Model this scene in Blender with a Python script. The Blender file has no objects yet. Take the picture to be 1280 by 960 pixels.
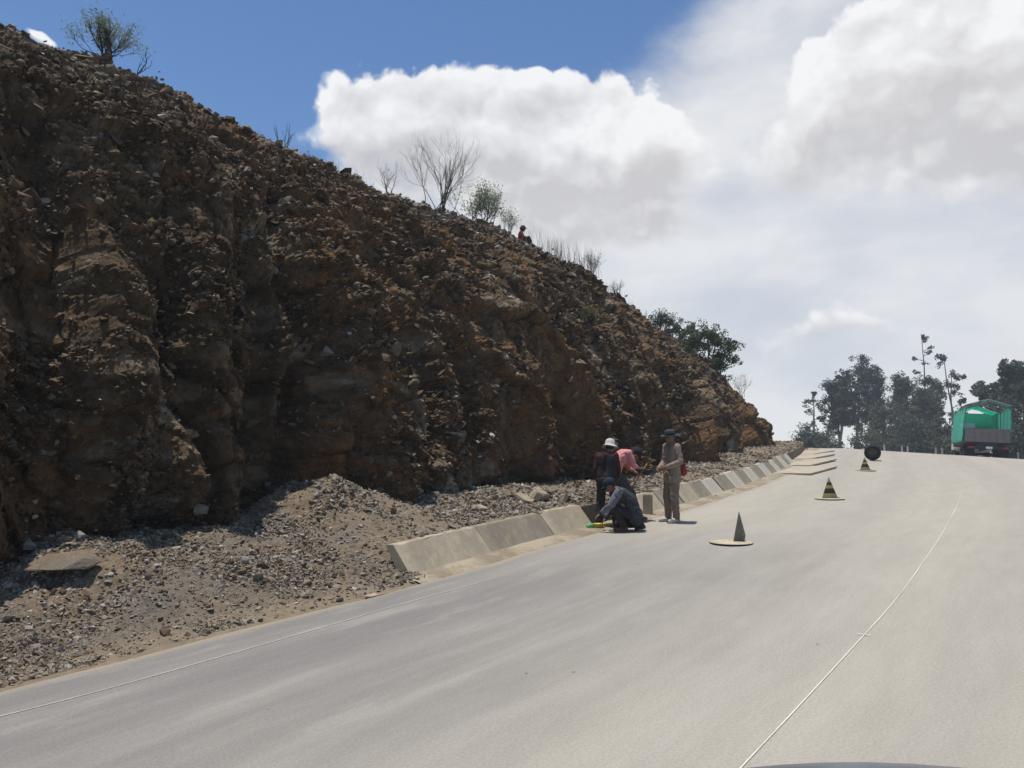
import bpy, bmesh, math, random
import numpy as np
from mathutils import Vector, Matrix
from math import radians as R, sin, cos, pi

sc = bpy.context.scene
col = sc.collection

# ------------------------------------------------------------------ camera
FPX, VH, CAMH = 1000.0, 562.0, 1.85
PITCH = math.atan((VH - 480.0) / FPX)
cam_d = bpy.data.cameras.new('camera')
cam_d.sensor_width = 36.0
cam_d.lens = 36.0 * FPX / 1280.0
cam_d.clip_start = 0.05
cam_d.clip_end = 9000.0
cam = bpy.data.objects.new('camera', cam_d)
cam.location = (0, 0, CAMH)
cam.rotation_euler = (pi / 2 + PITCH, 0, 0)
col.objects.link(cam)
sc.camera = cam

# ------------------------------------------------------------------ colour management
sc.view_settings.view_transform = 'Standard'
sc.view_settings.look = 'None'
sc.view_settings.gamma = 1.0
sc.view_settings.use_curve_mapping = False
sc.view_settings.exposure = 0.0
sc.cycles.use_denoising = True
sc.cycles.max_bounces = 6
sc.cycles.diffuse_bounces = 3
sc.cycles.transparent_max_bounces = 8

# ------------------------------------------------------------------ sun
SUN_V = Vector((-0.17, 0.04, 0.985)).normalized()     # towards the sun: high, left, a little ahead
sun_el = math.asin(SUN_V.z)
sun_az = math.atan2(SUN_V.x, SUN_V.y)                    # clockwise from +Y
sd = bpy.data.lights.new('sun', 'SUN')
sd.energy = 5.0
sd.angle = R(0.5)
sd.color = (1.0, 0.945, 0.86)
sun = bpy.data.objects.new('sun', sd)
sun.rotation_euler = SUN_V.to_track_quat('Z', 'Y').to_euler()
sun.location = (-10, 5, 60)
col.objects.link(sun)

# ------------------------------------------------------------------ shader expression helpers
class E:
    """a node socket with arithmetic"""
    def __init__(s, nt, k): s.nt, s.k = nt, k
    def _b(s, op, o, rev=False):
        a, b = (o, s) if rev else (s, o)
        return mth(s.nt, op, a, b)
    def __add__(s, o): return s._b('ADD', o)
    def __radd__(s, o): return s._b('ADD', o, True)
    def __sub__(s, o): return s._b('SUBTRACT', o)
    def __rsub__(s, o): return s._b('SUBTRACT', o, True)
    def __mul__(s, o): return s._b('MULTIPLY', o)
    def __rmul__(s, o): return s._b('MULTIPLY', o, True)
    def __truediv__(s, o): return s._b('DIVIDE', o)
def put(nt, sock, v):
    if isinstance(v, E): nt.links.new(v.k, sock)
    elif v is not None:
        if hasattr(sock, 'default_value'):
            try: sock.default_value = v
            except Exception: sock.default_value = tuple(v) + (1.0,)
def mth(nt, op, a, b=None, c=None, clamp=False):
    n = nt.nodes.new('ShaderNodeMath'); n.operation = op; n.use_clamp = clamp
    put(nt, n.inputs[0], a); put(nt, n.inputs[1], b)
    if c is not None: put(nt, n.inputs[2], c)
    return E(nt, n.outputs[0])
def sstep(nt, x, a, b, lo=0.0, hi=1.0, mode='SMOOTHSTEP'):
    n = nt.nodes.new('ShaderNodeMapRange'); n.interpolation_type = mode
    put(nt, n.inputs[0], x); put(nt, n.inputs[1], a); put(nt, n.inputs[2], b); put(nt, n.inputs[3], lo); put(nt, n.inputs[4], hi)
    return E(nt, n.outputs[0])
def mix(nt, f, a, b, blend='MIX'):
    n = nt.nodes.new('ShaderNodeMix'); n.data_type = 'RGBA'; n.blend_type = blend; n.clamp_factor = True
    put(nt, n.inputs[0], f)
    for s_, v in ((n.inputs[6], a), (n.inputs[7], b)):
        put(nt, s_, v if isinstance(v, E) else tuple(v)[:3] + (1.0,))
    return E(nt, n.outputs[2])
def noise(nt, vec, scale, detail=4, rough=0.55, dist=0.0, dims='3D'):
    n = nt.nodes.new('ShaderNodeTexNoise'); n.noise_dimensions = dims
    put(nt, n.inputs['Vector'], vec); n.inputs['Scale'].default_value = scale
    n.inputs['Detail'].default_value = detail; n.inputs['Roughness'].default_value = rough
    n.inputs['Distortion'].default_value = dist
    return E(nt, n.outputs[0])
def voro(nt, vec, scale, detail=0.0, feature='F1', out=0, rough=0.5, smooth=None):
    n = nt.nodes.new('ShaderNodeTexVoronoi'); n.feature = feature
    put(nt, n.inputs['Vector'], vec); n.inputs['Scale'].default_value = scale
    n.inputs['Detail'].default_value = detail; n.inputs['Roughness'].default_value = rough
    if smooth is not None: n.inputs['Smoothness'].default_value = smooth
    return E(nt, n.outputs[out])
def comb(nt, x, y, z):
    n = nt.nodes.new('ShaderNodeCombineXYZ')
    for i, v in enumerate((x, y, z)): put(nt, n.inputs[i], v)
    return E(nt, n.outputs[0])
def sep(nt, v):
    n = nt.nodes.new('ShaderNodeSeparateXYZ'); put(nt, n.inputs[0], v)
    return [E(nt, o) for o in n.outputs]
def vmul(nt, v, s):
    n = nt.nodes.new('ShaderNodeVectorMath'); n.operation = 'MULTIPLY'
    put(nt, n.inputs[0], v); n.inputs[1].default_value = s
    return E(nt, n.outputs[0])
def tcoord(nt, name='Object'):
    n = nt.nodes.new('ShaderNodeTexCoord'); return E(nt, n.outputs[name])
def attr(nt, name, out='Fac'):
    n = nt.nodes.new('ShaderNodeAttribute'); n.attribute_name = name
    return E(nt, n.outputs[out])
def ramp(nt, f, stops):
    n = nt.nodes.new('ShaderNodeValToRGB'); put(nt, n.inputs[0], f)
    els = n.color_ramp.elements
    while len(els) < len(stops): els.new(0.5)
    for e, (p, c) in zip(els, stops):
        e.position = p; e.color = tuple(c)[:3] + (1.0,)
    return E(nt, n.outputs[0])
def bump(nt, h, strength=0.5, dist=0.02, normal=None):
    n = nt.nodes.new('ShaderNodeBump'); n.inputs['Strength'].default_value = strength
    n.inputs['Distance'].default_value = dist; put(nt, n.inputs['Height'], h)
    if normal is not None: put(nt, n.inputs['Normal'], normal)
    return E(nt, n.outputs[0])
MATS = {}
def mat(name, colour, rough=0.85, normal=None, metal=0.0, spec=0.3, trans=0.0, tl=None):
    """colour / rough / normal may be functions of the node tree"""
    if name in MATS: return MATS[name]
    m = bpy.data.materials.new(name); m.use_nodes = True
    nt = m.node_tree
    bs = nt.nodes['Principled BSDF']
    ev = lambda v: v(nt) if callable(v) else v
    c = ev(colour)
    put(nt, bs.inputs['Base Color'], c if isinstance(c, E) else tuple(c)[:3] + (1.0,))
    put(nt, bs.inputs['Roughness'], ev(rough))
    bs.inputs['Metallic'].default_value = metal
    bs.inputs['Specular IOR Level'].default_value = spec
    if trans: bs.inputs['Transmission Weight'].default_value = trans
    nm = ev(normal)
    if nm is not None: put(nt, bs.inputs['Normal'], nm)
    if tl is not None:       # cloth or leaf that lets some light through
        t = nt.nodes.new('ShaderNodeBsdfTranslucent'); mx = nt.nodes.new('ShaderNodeMixShader')
        put(nt, t.inputs[0], c if isinstance(c, E) else tuple(c)[:3] + (1.0,))
        mx.inputs[0].default_value = tl
        out = nt.nodes['Material Output']
        nt.links.new(bs.outputs[0], mx.inputs[1]); nt.links.new(t.outputs[0], mx.inputs[2])
        nt.links.new(mx.outputs[0], out.inputs[0])
    MATS[name] = m
    return m

# ------------------------------------------------------------------ world: daylight sky with clouds
def pix_dir(u, v):
    x = (u - 640.0) / FPX; y = (480.0 - v) / FPX
    return (x, cos(PITCH) - y * sin(PITCH), sin(PITCH) + y * cos(PITCH))
def azel(u, v):
    x, y, z = pix_dir(u, v)
    return math.atan2(x, y), math.atan2(z, math.hypot(x, y))

world = bpy.data.worlds.new('World'); sc.world = world; world.use_nodes = True
nt = world.node_tree
world.cycles.sampling_method = 'MANUAL'; world.cycles.sample_map_resolution = 256
bg = nt.nodes['Background']
sky = nt.nodes.new('ShaderNodeTexSky'); sky.sky_type = 'NISHITA'; sky.sun_disc = False
sky.sun_elevation = sun_el; sky.sun_rotation = sun_az
sky.altitude = 2600.0; sky.air_density = 1.25; sky.dust_density = 1.2; sky.ozone_density = 1.5
SKYK = 0.10
d = sep(nt, tcoord(nt, 'Generated'))
az = mth(nt, 'ARCTAN2', d[0], d[1])
hor = mth(nt, 'SQRT', d[0] * d[0] + d[1] * d[1])
el = mth(nt, 'ARCTAN2', d[2], hor)
# clouds: (u, v, half width px, half height px, weight)
CUM = [(465, 172, 92, 60, 1.0), (560, 150, 115, 64, 1.0), (655, 165, 100, 66, .8), (765, 185, 112, 78, 1.1),
       (660, 245, 215, 78, 1.0), (770, 285, 120, 50, .6),
       (1110, 80, 120, 84, 1.0), (1020, 165, 70, 62, .62), (1250, 90, 190, 150, 1.15), (985, 205, 50, 40, .35), (1200, 200, 190, 60, .6),
       (1025, 412, 120, 38, .78), (975, 430, 50, 16, .25), (1200, 400, 110, 24, .35), (1000, 505, 90, 30, .5), (50, 52, 24, 11, .95), (1520, 240, 220, 160, 1.0)]
pp = comb(nt, az, el, 0.0)
w1 = noise(nt, pp, 9.0, 3, 0.6); w2 = noise(nt, comb(nt, az + 7.3, el, 2.0), 9.0, 3, 0.6)
aw = az + (w1 - 0.5) * 0.075; ew = el + (w2 - 0.5) * 0.06
tot = None; grad = None
for (u, v, hw, hh, wt) in CUM:
    ca, ce = azel(u, v)
    sx = hw / FPX * cos(ca) ** 2; sy = hh / FPX * cos(ca)
    X_ = (aw - ca) / sx; Y_ = (ew - ce) / sy
    g = mth(nt, 'EXPONENT', mth(nt, 'MULTIPLY_ADD', X_, X_, Y_ * Y_) * -0.9)
    t1 = mth(nt, 'MULTIPLY', g, wt)
    t2 = mth(nt, 'MULTIPLY', t1, Y_)
    tot = t1 if tot is None else tot + t1
    grad = t2 if grad is None else grad + t2
pv = comb(nt, aw, ew * 1.15, 0.0)
pv2 = comb(nt, aw - 0.006, ew * 1.15 + 0.02, 0.0)
puff = 1.0 - voro(nt, pv, 15.0, 3.0, 'F1', 0, 0.55)
puff2 = 1.0 - voro(nt, pv2, 15.0, 1.0, 'F1', 0, 0.5)
fb = noise(nt, pp, 16.0, 7, 0.62)
base = mth(nt, 'MINIMUM', tot, 1.4)
D0 = base + (puff - 0.55) * 0.40 + (fb - 0.5) * 0.55
gy = sstep(nt, grad, -0.45, 0.45)                      # 1 on the upper side of a cloud, 0 below
soft = mth(nt, 'MULTIPLY_ADD', gy, -0.62, 0.80)
alpha = sstep(nt, D0, 0.36, soft + 0.36)
core = sstep(nt, base, 0.55, 1.35)
relief = (puff - puff2) * 1.1 + (fb - 0.5) * 0.5
big = noise(nt, comb(nt, az, el * 1.6, 4.0), 7.0, 3, 0.5)
lit = gy * 0.75 + (1.0 - core) * 0.35 + relief * 0.65 + (big - 0.5) * 1.5
lit = mth(nt, 'ADD', lit * 1.0, 0.22, clamp=True)
ccol = mix(nt, lit, (0.61, 0.605, 0.62), (0.95, 0.95, 0.96))
# generic fair-weather clouds outside the photographed part of the sky
az_off = sstep(nt, mth(nt, 'ABSOLUTE', az - 0.05), 0.75, 1.1)
gen = noise(nt, comb(nt, d[0] / (d[2] + 0.25), d[1] / (d[2] + 0.25), 0.0), 1.3, 7, 0.55)
gen_a = sstep(nt, gen, 0.54, 0.66) * az_off * 0.8
# thin veil over the right part of the sky
ua, ue = azel(860, 0); ub, ue2 = azel(560, 230)
lx, ly = ub - ua, ue2 - ue
ln = math.hypot(lx, ly); nx, ny = -ly / ln, lx / ln
if nx < 0: nx, ny = -nx, -ny
vd = (az - ua) * nx + (el - ue) * ny
vn = noise(nt, comb(nt, az * 1.0, el * 1.6, 1.0), 3.2, 6, 0.6, 0.2)
vn2 = noise(nt, comb(nt, az * 1.6, el * 3.6, 5.0), 2.6, 5, 0.52, 0.1)
veil = sstep(nt, vd + (vn - 0.5) * 0.30, -0.015, 0.12)
low = sstep(nt, el, 0.30, 0.0) * 0.7
veil = mth(nt, 'MAXIMUM', veil, low)
veil = veil * sstep(nt, az, 1.6, 0.7) * sstep(nt, az, -1.3, -0.5) * (0.93 + (vn2 - 0.5) * 0.5)
veil = mth(nt, 'MINIMUM', mth(nt, 'MAXIMUM', veil, 0.0), 0.97)
vcol = mix(nt, sstep(nt, vn2 + (0.5 - el) * 0.2, 0.36, 0.72), (0.70, 0.715, 0.75), (0.84, 0.85, 0.865))
s_ = nt.nodes.new('ShaderNodeVectorMath'); s_.operation = 'SCALE'; s_.inputs['Scale'].default_value = SKYK
nt.links.new(sky.outputs[0], s_.inputs[0])
skyc = mix(nt, 1.0, E(nt, s_.outputs[0]), (0.78, 1.03, 1.24), 'MULTIPLY')
c = mix(nt, veil, skyc, vcol)
c = mix(nt, gen_a, c, (0.72, 0.73, 0.76))
up = sstep(nt, el, -0.03, 0.0)
c = mix(nt, alpha * 0.97, c, ccol)
c = mix(nt, up, (0.22, 0.19, 0.16), c)
nt.links.new(c.k, bg.inputs[0]); bg.inputs[1].default_value = 1.0

# ------------------------------------------------------------------ object helpers
def tag(o, label=None, cat=None, group=None, kind=None):
    if label: o['label'] = label
    if cat: o['category'] = cat
    if group: o['group'] = group
    if kind or cat: o['kind'] = kind or 'thing'
    return o
def empty(name, loc=(0, 0, 0), rz=0.0):
    o = bpy.data.objects.new(name, None); o.empty_display_size = 0.2
    o.location = loc; o.rotation_euler = (0, 0, rz); col.objects.link(o); return o
def link(name, me, m, parent=None):
    o = bpy.data.objects.new(name, me); col.objects.link(o)
    if m is not None:
        me.materials.clear()
        for q in (m if isinstance(m, (list, tuple)) else [m]): me.materials.append(q)
    if parent is not None: o.parent = parent
    return o
def np_mesh(name, V, F, smooth=False, uv=None):
    """V (n,3); F list of arrays (k,3) and/or (k,4)"""
    if not isinstance(F, (list, tuple)): F = [F]
    F = [np.asarray(f, dtype=np.int32) for f in F if len(f)]
    me = bpy.data.meshes.new(name)
    V = np.ascontiguousarray(V, dtype=np.float32)
    me.vertices.add(len(V)); me.vertices.foreach_set('co', V.ravel())
    loops = np.concatenate([f.ravel() for f in F]); tot = np.concatenate([np.full(len(f), f.shape[1], np.int32) for f in F])
    st = np.concatenate([[0], np.cumsum(tot)[:-1]]).astype(np.int32)
    me.loops.add(len(loops)); me.loops.foreach_set('vertex_index', loops)
    me.polygons.add(len(tot)); me.polygons.foreach_set('loop_start', st); me.polygons.foreach_set('loop_total', tot)
    me.polygons.foreach_set('use_smooth', np.full(len(tot), bool(smooth)))
    if uv is not None:
        l = me.uv_layers.new(name='UVMap')
        l.data.foreach_set('uv', np.ascontiguousarray(uv[loops], dtype=np.float32).ravel())
    me.update(calc_edges=True); me.validate()
    return me
def vattr(me, name, vals):
    a = me.attributes.new(name, 'FLOAT', 'POINT'); a.data.foreach_set('value', np.ascontiguousarray(vals, dtype=np.float32))
def grid_faces(nr, nc):
    i = np.arange(nr - 1)[:, None] * nc + np.arange(nc - 1)[None, :]
    return np.stack([i, i + 1, i + nc + 1, i + nc], -1).reshape(-1, 4)

class MB:
    """collects verts and faces of one mesh"""
    def __init__(s): s.v, s.f, s.n = [], [], 0
    def add(s, V, F):
        V = np.asarray(V, float); b = s.n
        s.v.append(V); s.n += len(V)
        for f in F: s.f.append([int(i) + b for i in f])
        return s
    def box(s, c, d, rot=None, bev=0.0):
        bm = bmesh.new(); bmesh.ops.create_cube(bm, size=1)
        bmesh.ops.scale(bm, vec=d, verts=bm.verts)
        if bev: bmesh.ops.bevel(bm, geom=list(bm.edges), offset=bev, segments=2, affect='EDGES')
        if rot is not None: bmesh.ops.transform(bm, matrix=rot.to_4x4(), verts=bm.verts)
        bmesh.ops.translate(bm, vec=c, verts=bm.verts)
        return s.bm(bm)
    def bm(s, bm):
        bm.verts.index_update()
        s.add([tuple(v.co) for v in bm.verts], [[v.index for v in f.verts] for f in bm.faces]); bm.free(); return s
    def tube(s, pts, rad, n=8, cap=True):
        pts = [Vector(p) for p in pts]
        if not isinstance(rad, (list, tuple, np.ndarray)): rad = [rad] * len(pts)
        V = []; F = []; ref = None
        for i, p in enumerate(pts):
            t = (pts[min(i + 1, len(pts) - 1)] - pts[max(i - 1, 0)]).normalized()
            if ref is None:
                ref = Vector((0, 0, 1)) if abs(t.z) < .9 else Vector((1, 0, 0))
            a = (ref - t * ref.dot(t)).normalized(); b = t.cross(a); ref = a
            for k in range(n):
                q = 2 * pi * k / n
                V.append(tuple(p + (a * cos(q) + b * sin(q)) * rad[i]))
        for i in range(len(pts) - 1):
            for k in range(n):
                F.append([i * n + k, i * n + (k + 1) % n, (i + 1) * n + (k + 1) % n, (i + 1) * n + k])
        if cap:
            F.append(list(range(n))[::-1]); F.append([(len(pts) - 1) * n + k for k in range(n)])
        return s.add(V, F)
    def lathe(s, prof, n=24, c=(0, 0, 0), sx=1, sy=1, rot=None, close=True):
        V = []; F = []
        for (r, z) in prof:
            for k in range(n):
                q = 2 * pi * k / n
                p = Vector((r * cos(q) * sx, r * sin(q) * sy, z))
                if rot is not None: p = rot @ p
                V.append((p.x + c[0], p.y + c[1], p.z + c[2]))
        m = len(prof)
        for i in range(m - 1):
            for k in range(n):
                F.append([i * n + k, i * n + (k + 1) % n, (i + 1) * n + (k + 1) % n, (i + 1) * n + k])
        if close:
            F.append(list(range(n))[::-1]); F.append([(m - 1) * n + k for k in range(n)])
        return s.add(V, F)
    def build(s, name, m, parent=None, smooth=False):
        me = bpy.data.meshes.new(name)
        V = np.concatenate(s.v) if s.v else np.zeros((0, 3))
        me.from_pydata(V.tolist(), [], s.f); me.update()
        if smooth: me.polygons.foreach_set('use_smooth', [True] * len(me.polygons))
        return link(name, me, m, parent)

def copy_tree(o, parent=None):
    c_ = o.copy(); col.objects.link(c_); c_.parent = parent
    for ch in list(o.children): copy_tree(ch, c_)
    return c_

# ------------------------------------------------------------------ numpy noise
def _h(ix, iy, iz, seed):
    x = (ix.astype(np.int64) * 374761393 + iy.astype(np.int64) * 668265263 + iz.astype(np.int64) * 2147483647 + seed * 1274126177) & 0xFFFFFFFF
    x = ((x ^ (x >> 13)) * 1274126177) & 0xFFFFFFFF
    x = ((x ^ (x >> 16)) * 2246822519) & 0xFFFFFFFF
    x = (x ^ (x >> 15)) & 0xFFFFFFFF
    return x / 4294967296.0
def vnoise(P, seed=0):
    i = np.floor(P).astype(np.int64); f = P - i; f = f * f * f * (f * (f * 6 - 15) + 10)
    r = 0
    for dx in (0, 1):
        for dy in (0, 1):
            for dz in (0, 1):
                w = (f[:, 0] if dx else 1 - f[:, 0]) * (f[:, 1] if dy else 1 - f[:, 1]) * (f[:, 2] if dz else 1 - f[:, 2])
                r = r + w * _h(i[:, 0] + dx, i[:, 1] + dy, i[:, 2] + dz, seed)
    return r * 2 - 1
def fbm(P, oct_=4, seed=0, g=0.5):
    r = 0; a = 1; n = 0
    for k in range(oct_):
        r = r + a * vnoise(P * (2 ** k) + k * 17.3, seed + k); n += a; a *= g
    return r / n
def cells(P, seed=0):
    """cellular noise: distance, second distance, cell random (4), offset vector to the cell point"""
    b = np.floor(P - 0.5).astype(np.int64)
    n = len(P); d1 = np.full(n, 1e9); d2 = np.full(n, 1e9); vec = np.zeros((n, 3)); ids = np.zeros((n, 3), np.int64)
    for dx in (0, 1):
        for dy in (0, 1):
            for dz in (0, 1):
                c_ = b + np.array([dx, dy, dz])
                pt = np.stack([c_[:, k] + 0.5 + 0.8 * (_h(c_[:, 0], c_[:, 1], c_[:, 2], seed + 11 + k) - 0.5) for k in range(3)], 1)
                v = P - pt; dd = (v * v).sum(1)
                near = dd < d1
                d2 = np.where(near, d1, np.minimum(d2, dd)); d1 = np.where(near, dd, d1)
                vec[near] = v[near]; ids[near] = c_[near]
    rnd = [_h(ids[:, 0], ids[:, 1], ids[:, 2], seed + 31 + k) for k in range(4)]
    return np.sqrt(d1), np.sqrt(d2), rnd, vec
def smooth01(x, a, b):
    t = np.clip((x - a) / (b - a), 0, 1); return t * t * (3 - 2 * t)

# ------------------------------------------------------------------ the lie of the land
SC = 1.057
_q = np.arange(-60, 400, 0.05)
_sl = np.where(_q < 40.5, 0.0455, np.maximum(0.0455 - 0.0145 * (_q - 40.5), -0.045))
_sl = np.where(_q > 62, np.minimum(-0.045 + 0.004 * (_q - 62), -0.012), _sl)
_Hq = np.cumsum(_sl) * 0.05; _Hq -= np.interp(0, _q, _Hq)
def z_road(X, Y):
    X = np.asarray(X, float); Y = np.asarray(Y, float)
    q = X * 0.5 + Y * 0.866; t = X * 0.866 - Y * 0.5 + 5.8
    cr = 0.062 * smooth01(q, 12, 40)
    return np.interp(q, _q, _Hq) - cr * np.clip(t, 0, 14) - 0.004 * t
CP, SP = cos(PITCH), sin(PITCH)
def unproj(u, v, depthY):
    x, y, z = pix_dir(u, v); k = depthY / y
    return Vector((x * k, depthY, CAMH + z * k))
def proj(X, Y, Z):
    f = Y * CP + (Z - CAMH) * SP; u_ = -Y * SP + (Z - CAMH) * CP
    return 640 + FPX * X / f, 480 - FPX * u_ / f
def gp(u, v, off=0.0):
    """point of the road surface seen at a pixel of the 1280x960 photograph"""
    x, y, z = pix_dir(u, v); t = 1.0; pr = None
    for k in range(20000):
        hz = CAMH + z * t - float(z_road(x * t, y * t)) - off
        if hz < 0: break
        t += 0.02
    return Vector((x * t, y * t, float(z_road(x * t, y * t)) + off))

# left edge of the asphalt
edge_px = [(0, 864), (200, 811), (380, 766), (510, 735), (600, 706), (700, 677), (780, 656), (870, 633), (959, 603), (1000, 583), (1020, 567)]
ep = [gp(*p) for p in edge_px]
pts = [(p.x, p.y) for p in ep]
d0 = (pts[1][0] - pts[0][0], pts[1][1] - pts[0][1]); l0 = math.hypot(*d0); d0 = (d0[0] / l0, d0[1] / l0)
pts = [(pts[0][0] - d0[0] * k, pts[0][1] - d0[1] * k) for k in (16, 11, 6, 2.5)] + pts
pts += [(15.7, 41.5), (16.3, 44.7), (16.4, 48.5), (15.6, 53), (13.5, 59), (9.5, 66), (4, 73), (-4, 80)]
def catmull(P, n=24):
    P = np.array(P); P = np.vstack([2 * P[0] - P[1], P, 2 * P[-1] - P[-2]]); out = []
    for i in range(1, len(P) - 2):
        for t in np.linspace(0, 1, n, endpoint=False):
            a = 2 * P[i]; b = P[i + 1] - P[i - 1]; c_ = 2 * P[i - 1] - 5 * P[i] + 4 * P[i + 1] - P[i + 2]; d_ = -P[i - 1] + 3 * P[i] - 3 * P[i + 1] + P[i + 2]
            out.append(0.5 * (a + b * t + c_ * t * t + d_ * t ** 3))
    out.append(P[-2]); return np.array(out)
cv = catmull(pts)
sl = np.concatenate([[0], np.cumsum(np.hypot(*np.diff(cv, axis=0).T))])
SS = np.arange(0, sl[-1], 0.1)
EX = np.interp(SS, sl, cv[:, 0]); EY = np.interp(SS, sl, cv[:, 1])
def smooth1(a, k=15):
    p = np.pad(a, k, mode='edge'); p[:k] = 2 * a[0] - a[1:k + 1][::-1]; p[-k:] = 2 * a[-1] - a[-k - 1:-1][::-1]
    return np.convolve(p, np.ones(2 * k + 1) / (2 * k + 1), 'valid')
EX, EY = smooth1(EX), smooth1(EY)
TX = np.gradient(EX); TY = np.gradient(EY); TL = np.hypot(TX, TY); TX /= TL; TY /= TL
TXs, TYs = smooth1(TX, 20), smooth1(TY, 20)
def edge_at(s):
    ex, ey = np.interp(s, SS, EX), np.interp(s, SS, EY); tx, ty = np.interp(s, SS, TXs), np.interp(s, SS, TYs)
    return ex, ey, tx, ty
def off(s, w):
    """plan point w metres to the left of the asphalt edge at arc length s"""
    ex, ey, tx, ty = edge_at(s); return ex - ty * w, ey + tx * w
def s_of(u, v):
    p = gp(u, v); return SS[np.argmin((EX - p.x) ** 2 + (EY - p.y) ** 2)]
S0 = s_of(510, 735)          # where the concrete kerb begins
_xk, _yk = off(SS, np.full_like(SS, .33)); _pk = gp(510, 726); KS = SS[np.argmin((_xk - _pk.x) ** 2 + (_yk - _pk.y) ** 2)] + 0.22
SMAX = SS[-1] - 1

# ------------------------------------------------------------------ materials of the setting
def road_col(nt):
    uv = sep(nt, tcoord(nt, 'UV')); u, v = uv[0], uv[1]          # u along, v across in metres
    st = noise(nt, comb(nt, u * 0.05, v * 1.3, 0), 1.0, 6, 0.62)
    st2 = noise(nt, comb(nt, u * 0.5, v * 3.0, 3), 1.0, 4, 0.6)
    pa = noise(nt, comb(nt, u, v, 1), 0.35, 5, 0.62)
    gr = noise(nt, comb(nt, u, v, 2), 48.0, 4, 0.8)
    mott = noise(nt, comb(nt, u * 0.25, v * 1.3, 2), 3.2, 5, 0.72)
    dust = sstep(nt, v + (pa - 0.5) * 2.6 + (st - 0.5) * 2.4, 0.6, 5.0)     # little dust on the newly swept left strip
    far = sstep(nt, u, S0 - 1.0, S0 + 8.0)
    dust = mth(nt, 'MAXIMUM', dust * 0.95, far)
    c = mix(nt, dust, (0.178, 0.170, 0.162), (0.338, 0.314, 0.264))
    c = mix(nt, sstep(nt, st, 0.40, 0.64) * 0.38, c, (0.30, 0.282, 0.255))
    blot = sstep(nt, mott * 0.6 + st2 * 0.4, 0.53, 0.62) * (1.0 - dust) * 0.75
    c = mix(nt, blot * 0.35, c, (0.32, 0.30, 0.255))
    # wheel tracks
    for c0, wd, am in ((1.5, .35, .22), (3.1, .32, .25), (5.6, .4, .22), (7.4, .4, .18)):
        tr = sstep(nt, mth(nt, 'ABSOLUTE', v - c0 + (st - 0.5) * 0.5), wd * 2.0, 0.0) * am
        c = mix(nt, tr, c, (0.235, 0.22, 0.198))
    edge_d = sstep(nt, v + (st2 - 0.5) * 0.35, 0.24, 0.0) * 0.8
    c = mix(nt, edge_d, c, (0.30, 0.25, 0.185))
    g2 = sstep(nt, gr, 0.25, 0.75, 0.84, 1.16)
    c = mix(nt, 1.0, c, comb(nt, g2, g2, g2), 'MULTIPLY')
    n2 = sstep(nt, mott, 0.25, 0.75, 0.93, 1.06)
    c = mix(nt, 1.0, c, comb(nt, n2, n2, n2), 'MULTIPLY')
    sp = voro(nt, comb(nt, u, v * 1.6, 0), 1.5)
    c = mix(nt, sstep(nt, sp, 0.036, 0.020) * 0.7, c, (0.05, 0.045, 0.04))
    return c
def road_bump(nt):
    uv = sep(nt, tcoord(nt, 'UV'))
    p = comb(nt, uv[0], uv[1], 0)
    return bump(nt, noise(nt, p, 120.0, 3, 0.7) + noise(nt, p, 6.0, 3, 0.6) * 0.6, 0.25, 0.003)
m_road = mat('dusty asphalt', road_col, 0.88, road_bump, spec=0.22)

def rock_col(nt):
    P = tcoord(nt, 'Object'); a = attr(nt, 'cid'); b = attr(nt, 'soil'); g = attr(nt, 'loose')
    n1 = noise(nt, P, 0.55, 5, 0.6); n2 = noise(nt, P, 3.5, 5, 0.65); n3 = noise(nt, P, 22.0, 4, 0.7)
    rock = ramp(nt, a + (n2 - 0.5) * 0.5, [(0.05, (0.040, 0.026, 0.014)), (0.35, (0.078, 0.050, 0.026)), (0.6, (0.115, 0.077, 0.043)), (0.85, (0.18, 0.140, 0.096)), (1.0, (0.32, 0.275, 0.22))])
    soil = ramp(nt, n2 * 0.6 + n3 * 0.4, [(0.3, (0.078, 0.041, 0.018)), (0.5, (0.145, 0.078, 0.034)), (0.72, (0.27, 0.158, 0.074))])
    f = sstep(nt, b + (n1 - 0.5) * 1.6 + (n2 - 0.5) * 0.9, 0.38, 0.72)
    c = mix(nt, f, rock, soil)
    gc = ramp(nt, n3 * 0.5 + n2 * 0.5, [(0.35, (0.115, 0.097, 0.077)), (0.5, (0.19, 0.166, 0.137)), (0.66, (0.30, 0.27, 0.225))])
    c = mix(nt, g * 0.85, c, gc)
    yl = sstep(nt, noise(nt, P, 1.3, 5, 0.6), 0.60, 0.70) * 0.5
    return mix(nt, yl, c, (0.155, 0.118, 0.055))
def rock_bump(nt):
    P = tcoord(nt, 'Object')
    h1 = voro(nt, P, 9.0, 2.0, 'F1'); h2 = noise(nt, P, 34.0, 5, 0.72)
    return bump(nt, h1 * 0.9 + h2 * 0.8, 0.85, 0.05)
m_rock = mat('broken shale', rock_col, 0.95, rock_bump, spec=0.22)
def stone_col(nt):
    a = attr(nt, 'rnd'); n2 = noise(nt, tcoord(nt, 'Object'), 14.0, 4, 0.65)
    c = ramp(nt, a, [(0.0, (0.055, 0.036, 0.021)), (0.25, (0.100, 0.067, 0.039)), (0.45, (0.175, 0.138, 0.098)), (0.65, (0.235, 0.208, 0.168)), (0.88, (0.29, 0.262, 0.218)), (1.0, (0.40, 0.37, 0.315))])
    k = sstep(nt, n2, 0.3, 0.7, 0.78, 1.15)
    return mix(nt, 1.0, c, comb(nt, k, k, k), 'MULTIPLY')
m_stone = mat('loose shale', stone_col, 0.9, lambda nt: bump(nt, noise(nt, tcoord(nt, 'Object'), 60.0, 3, 0.7), 0.5, 0.01), spec=0.3)
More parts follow.
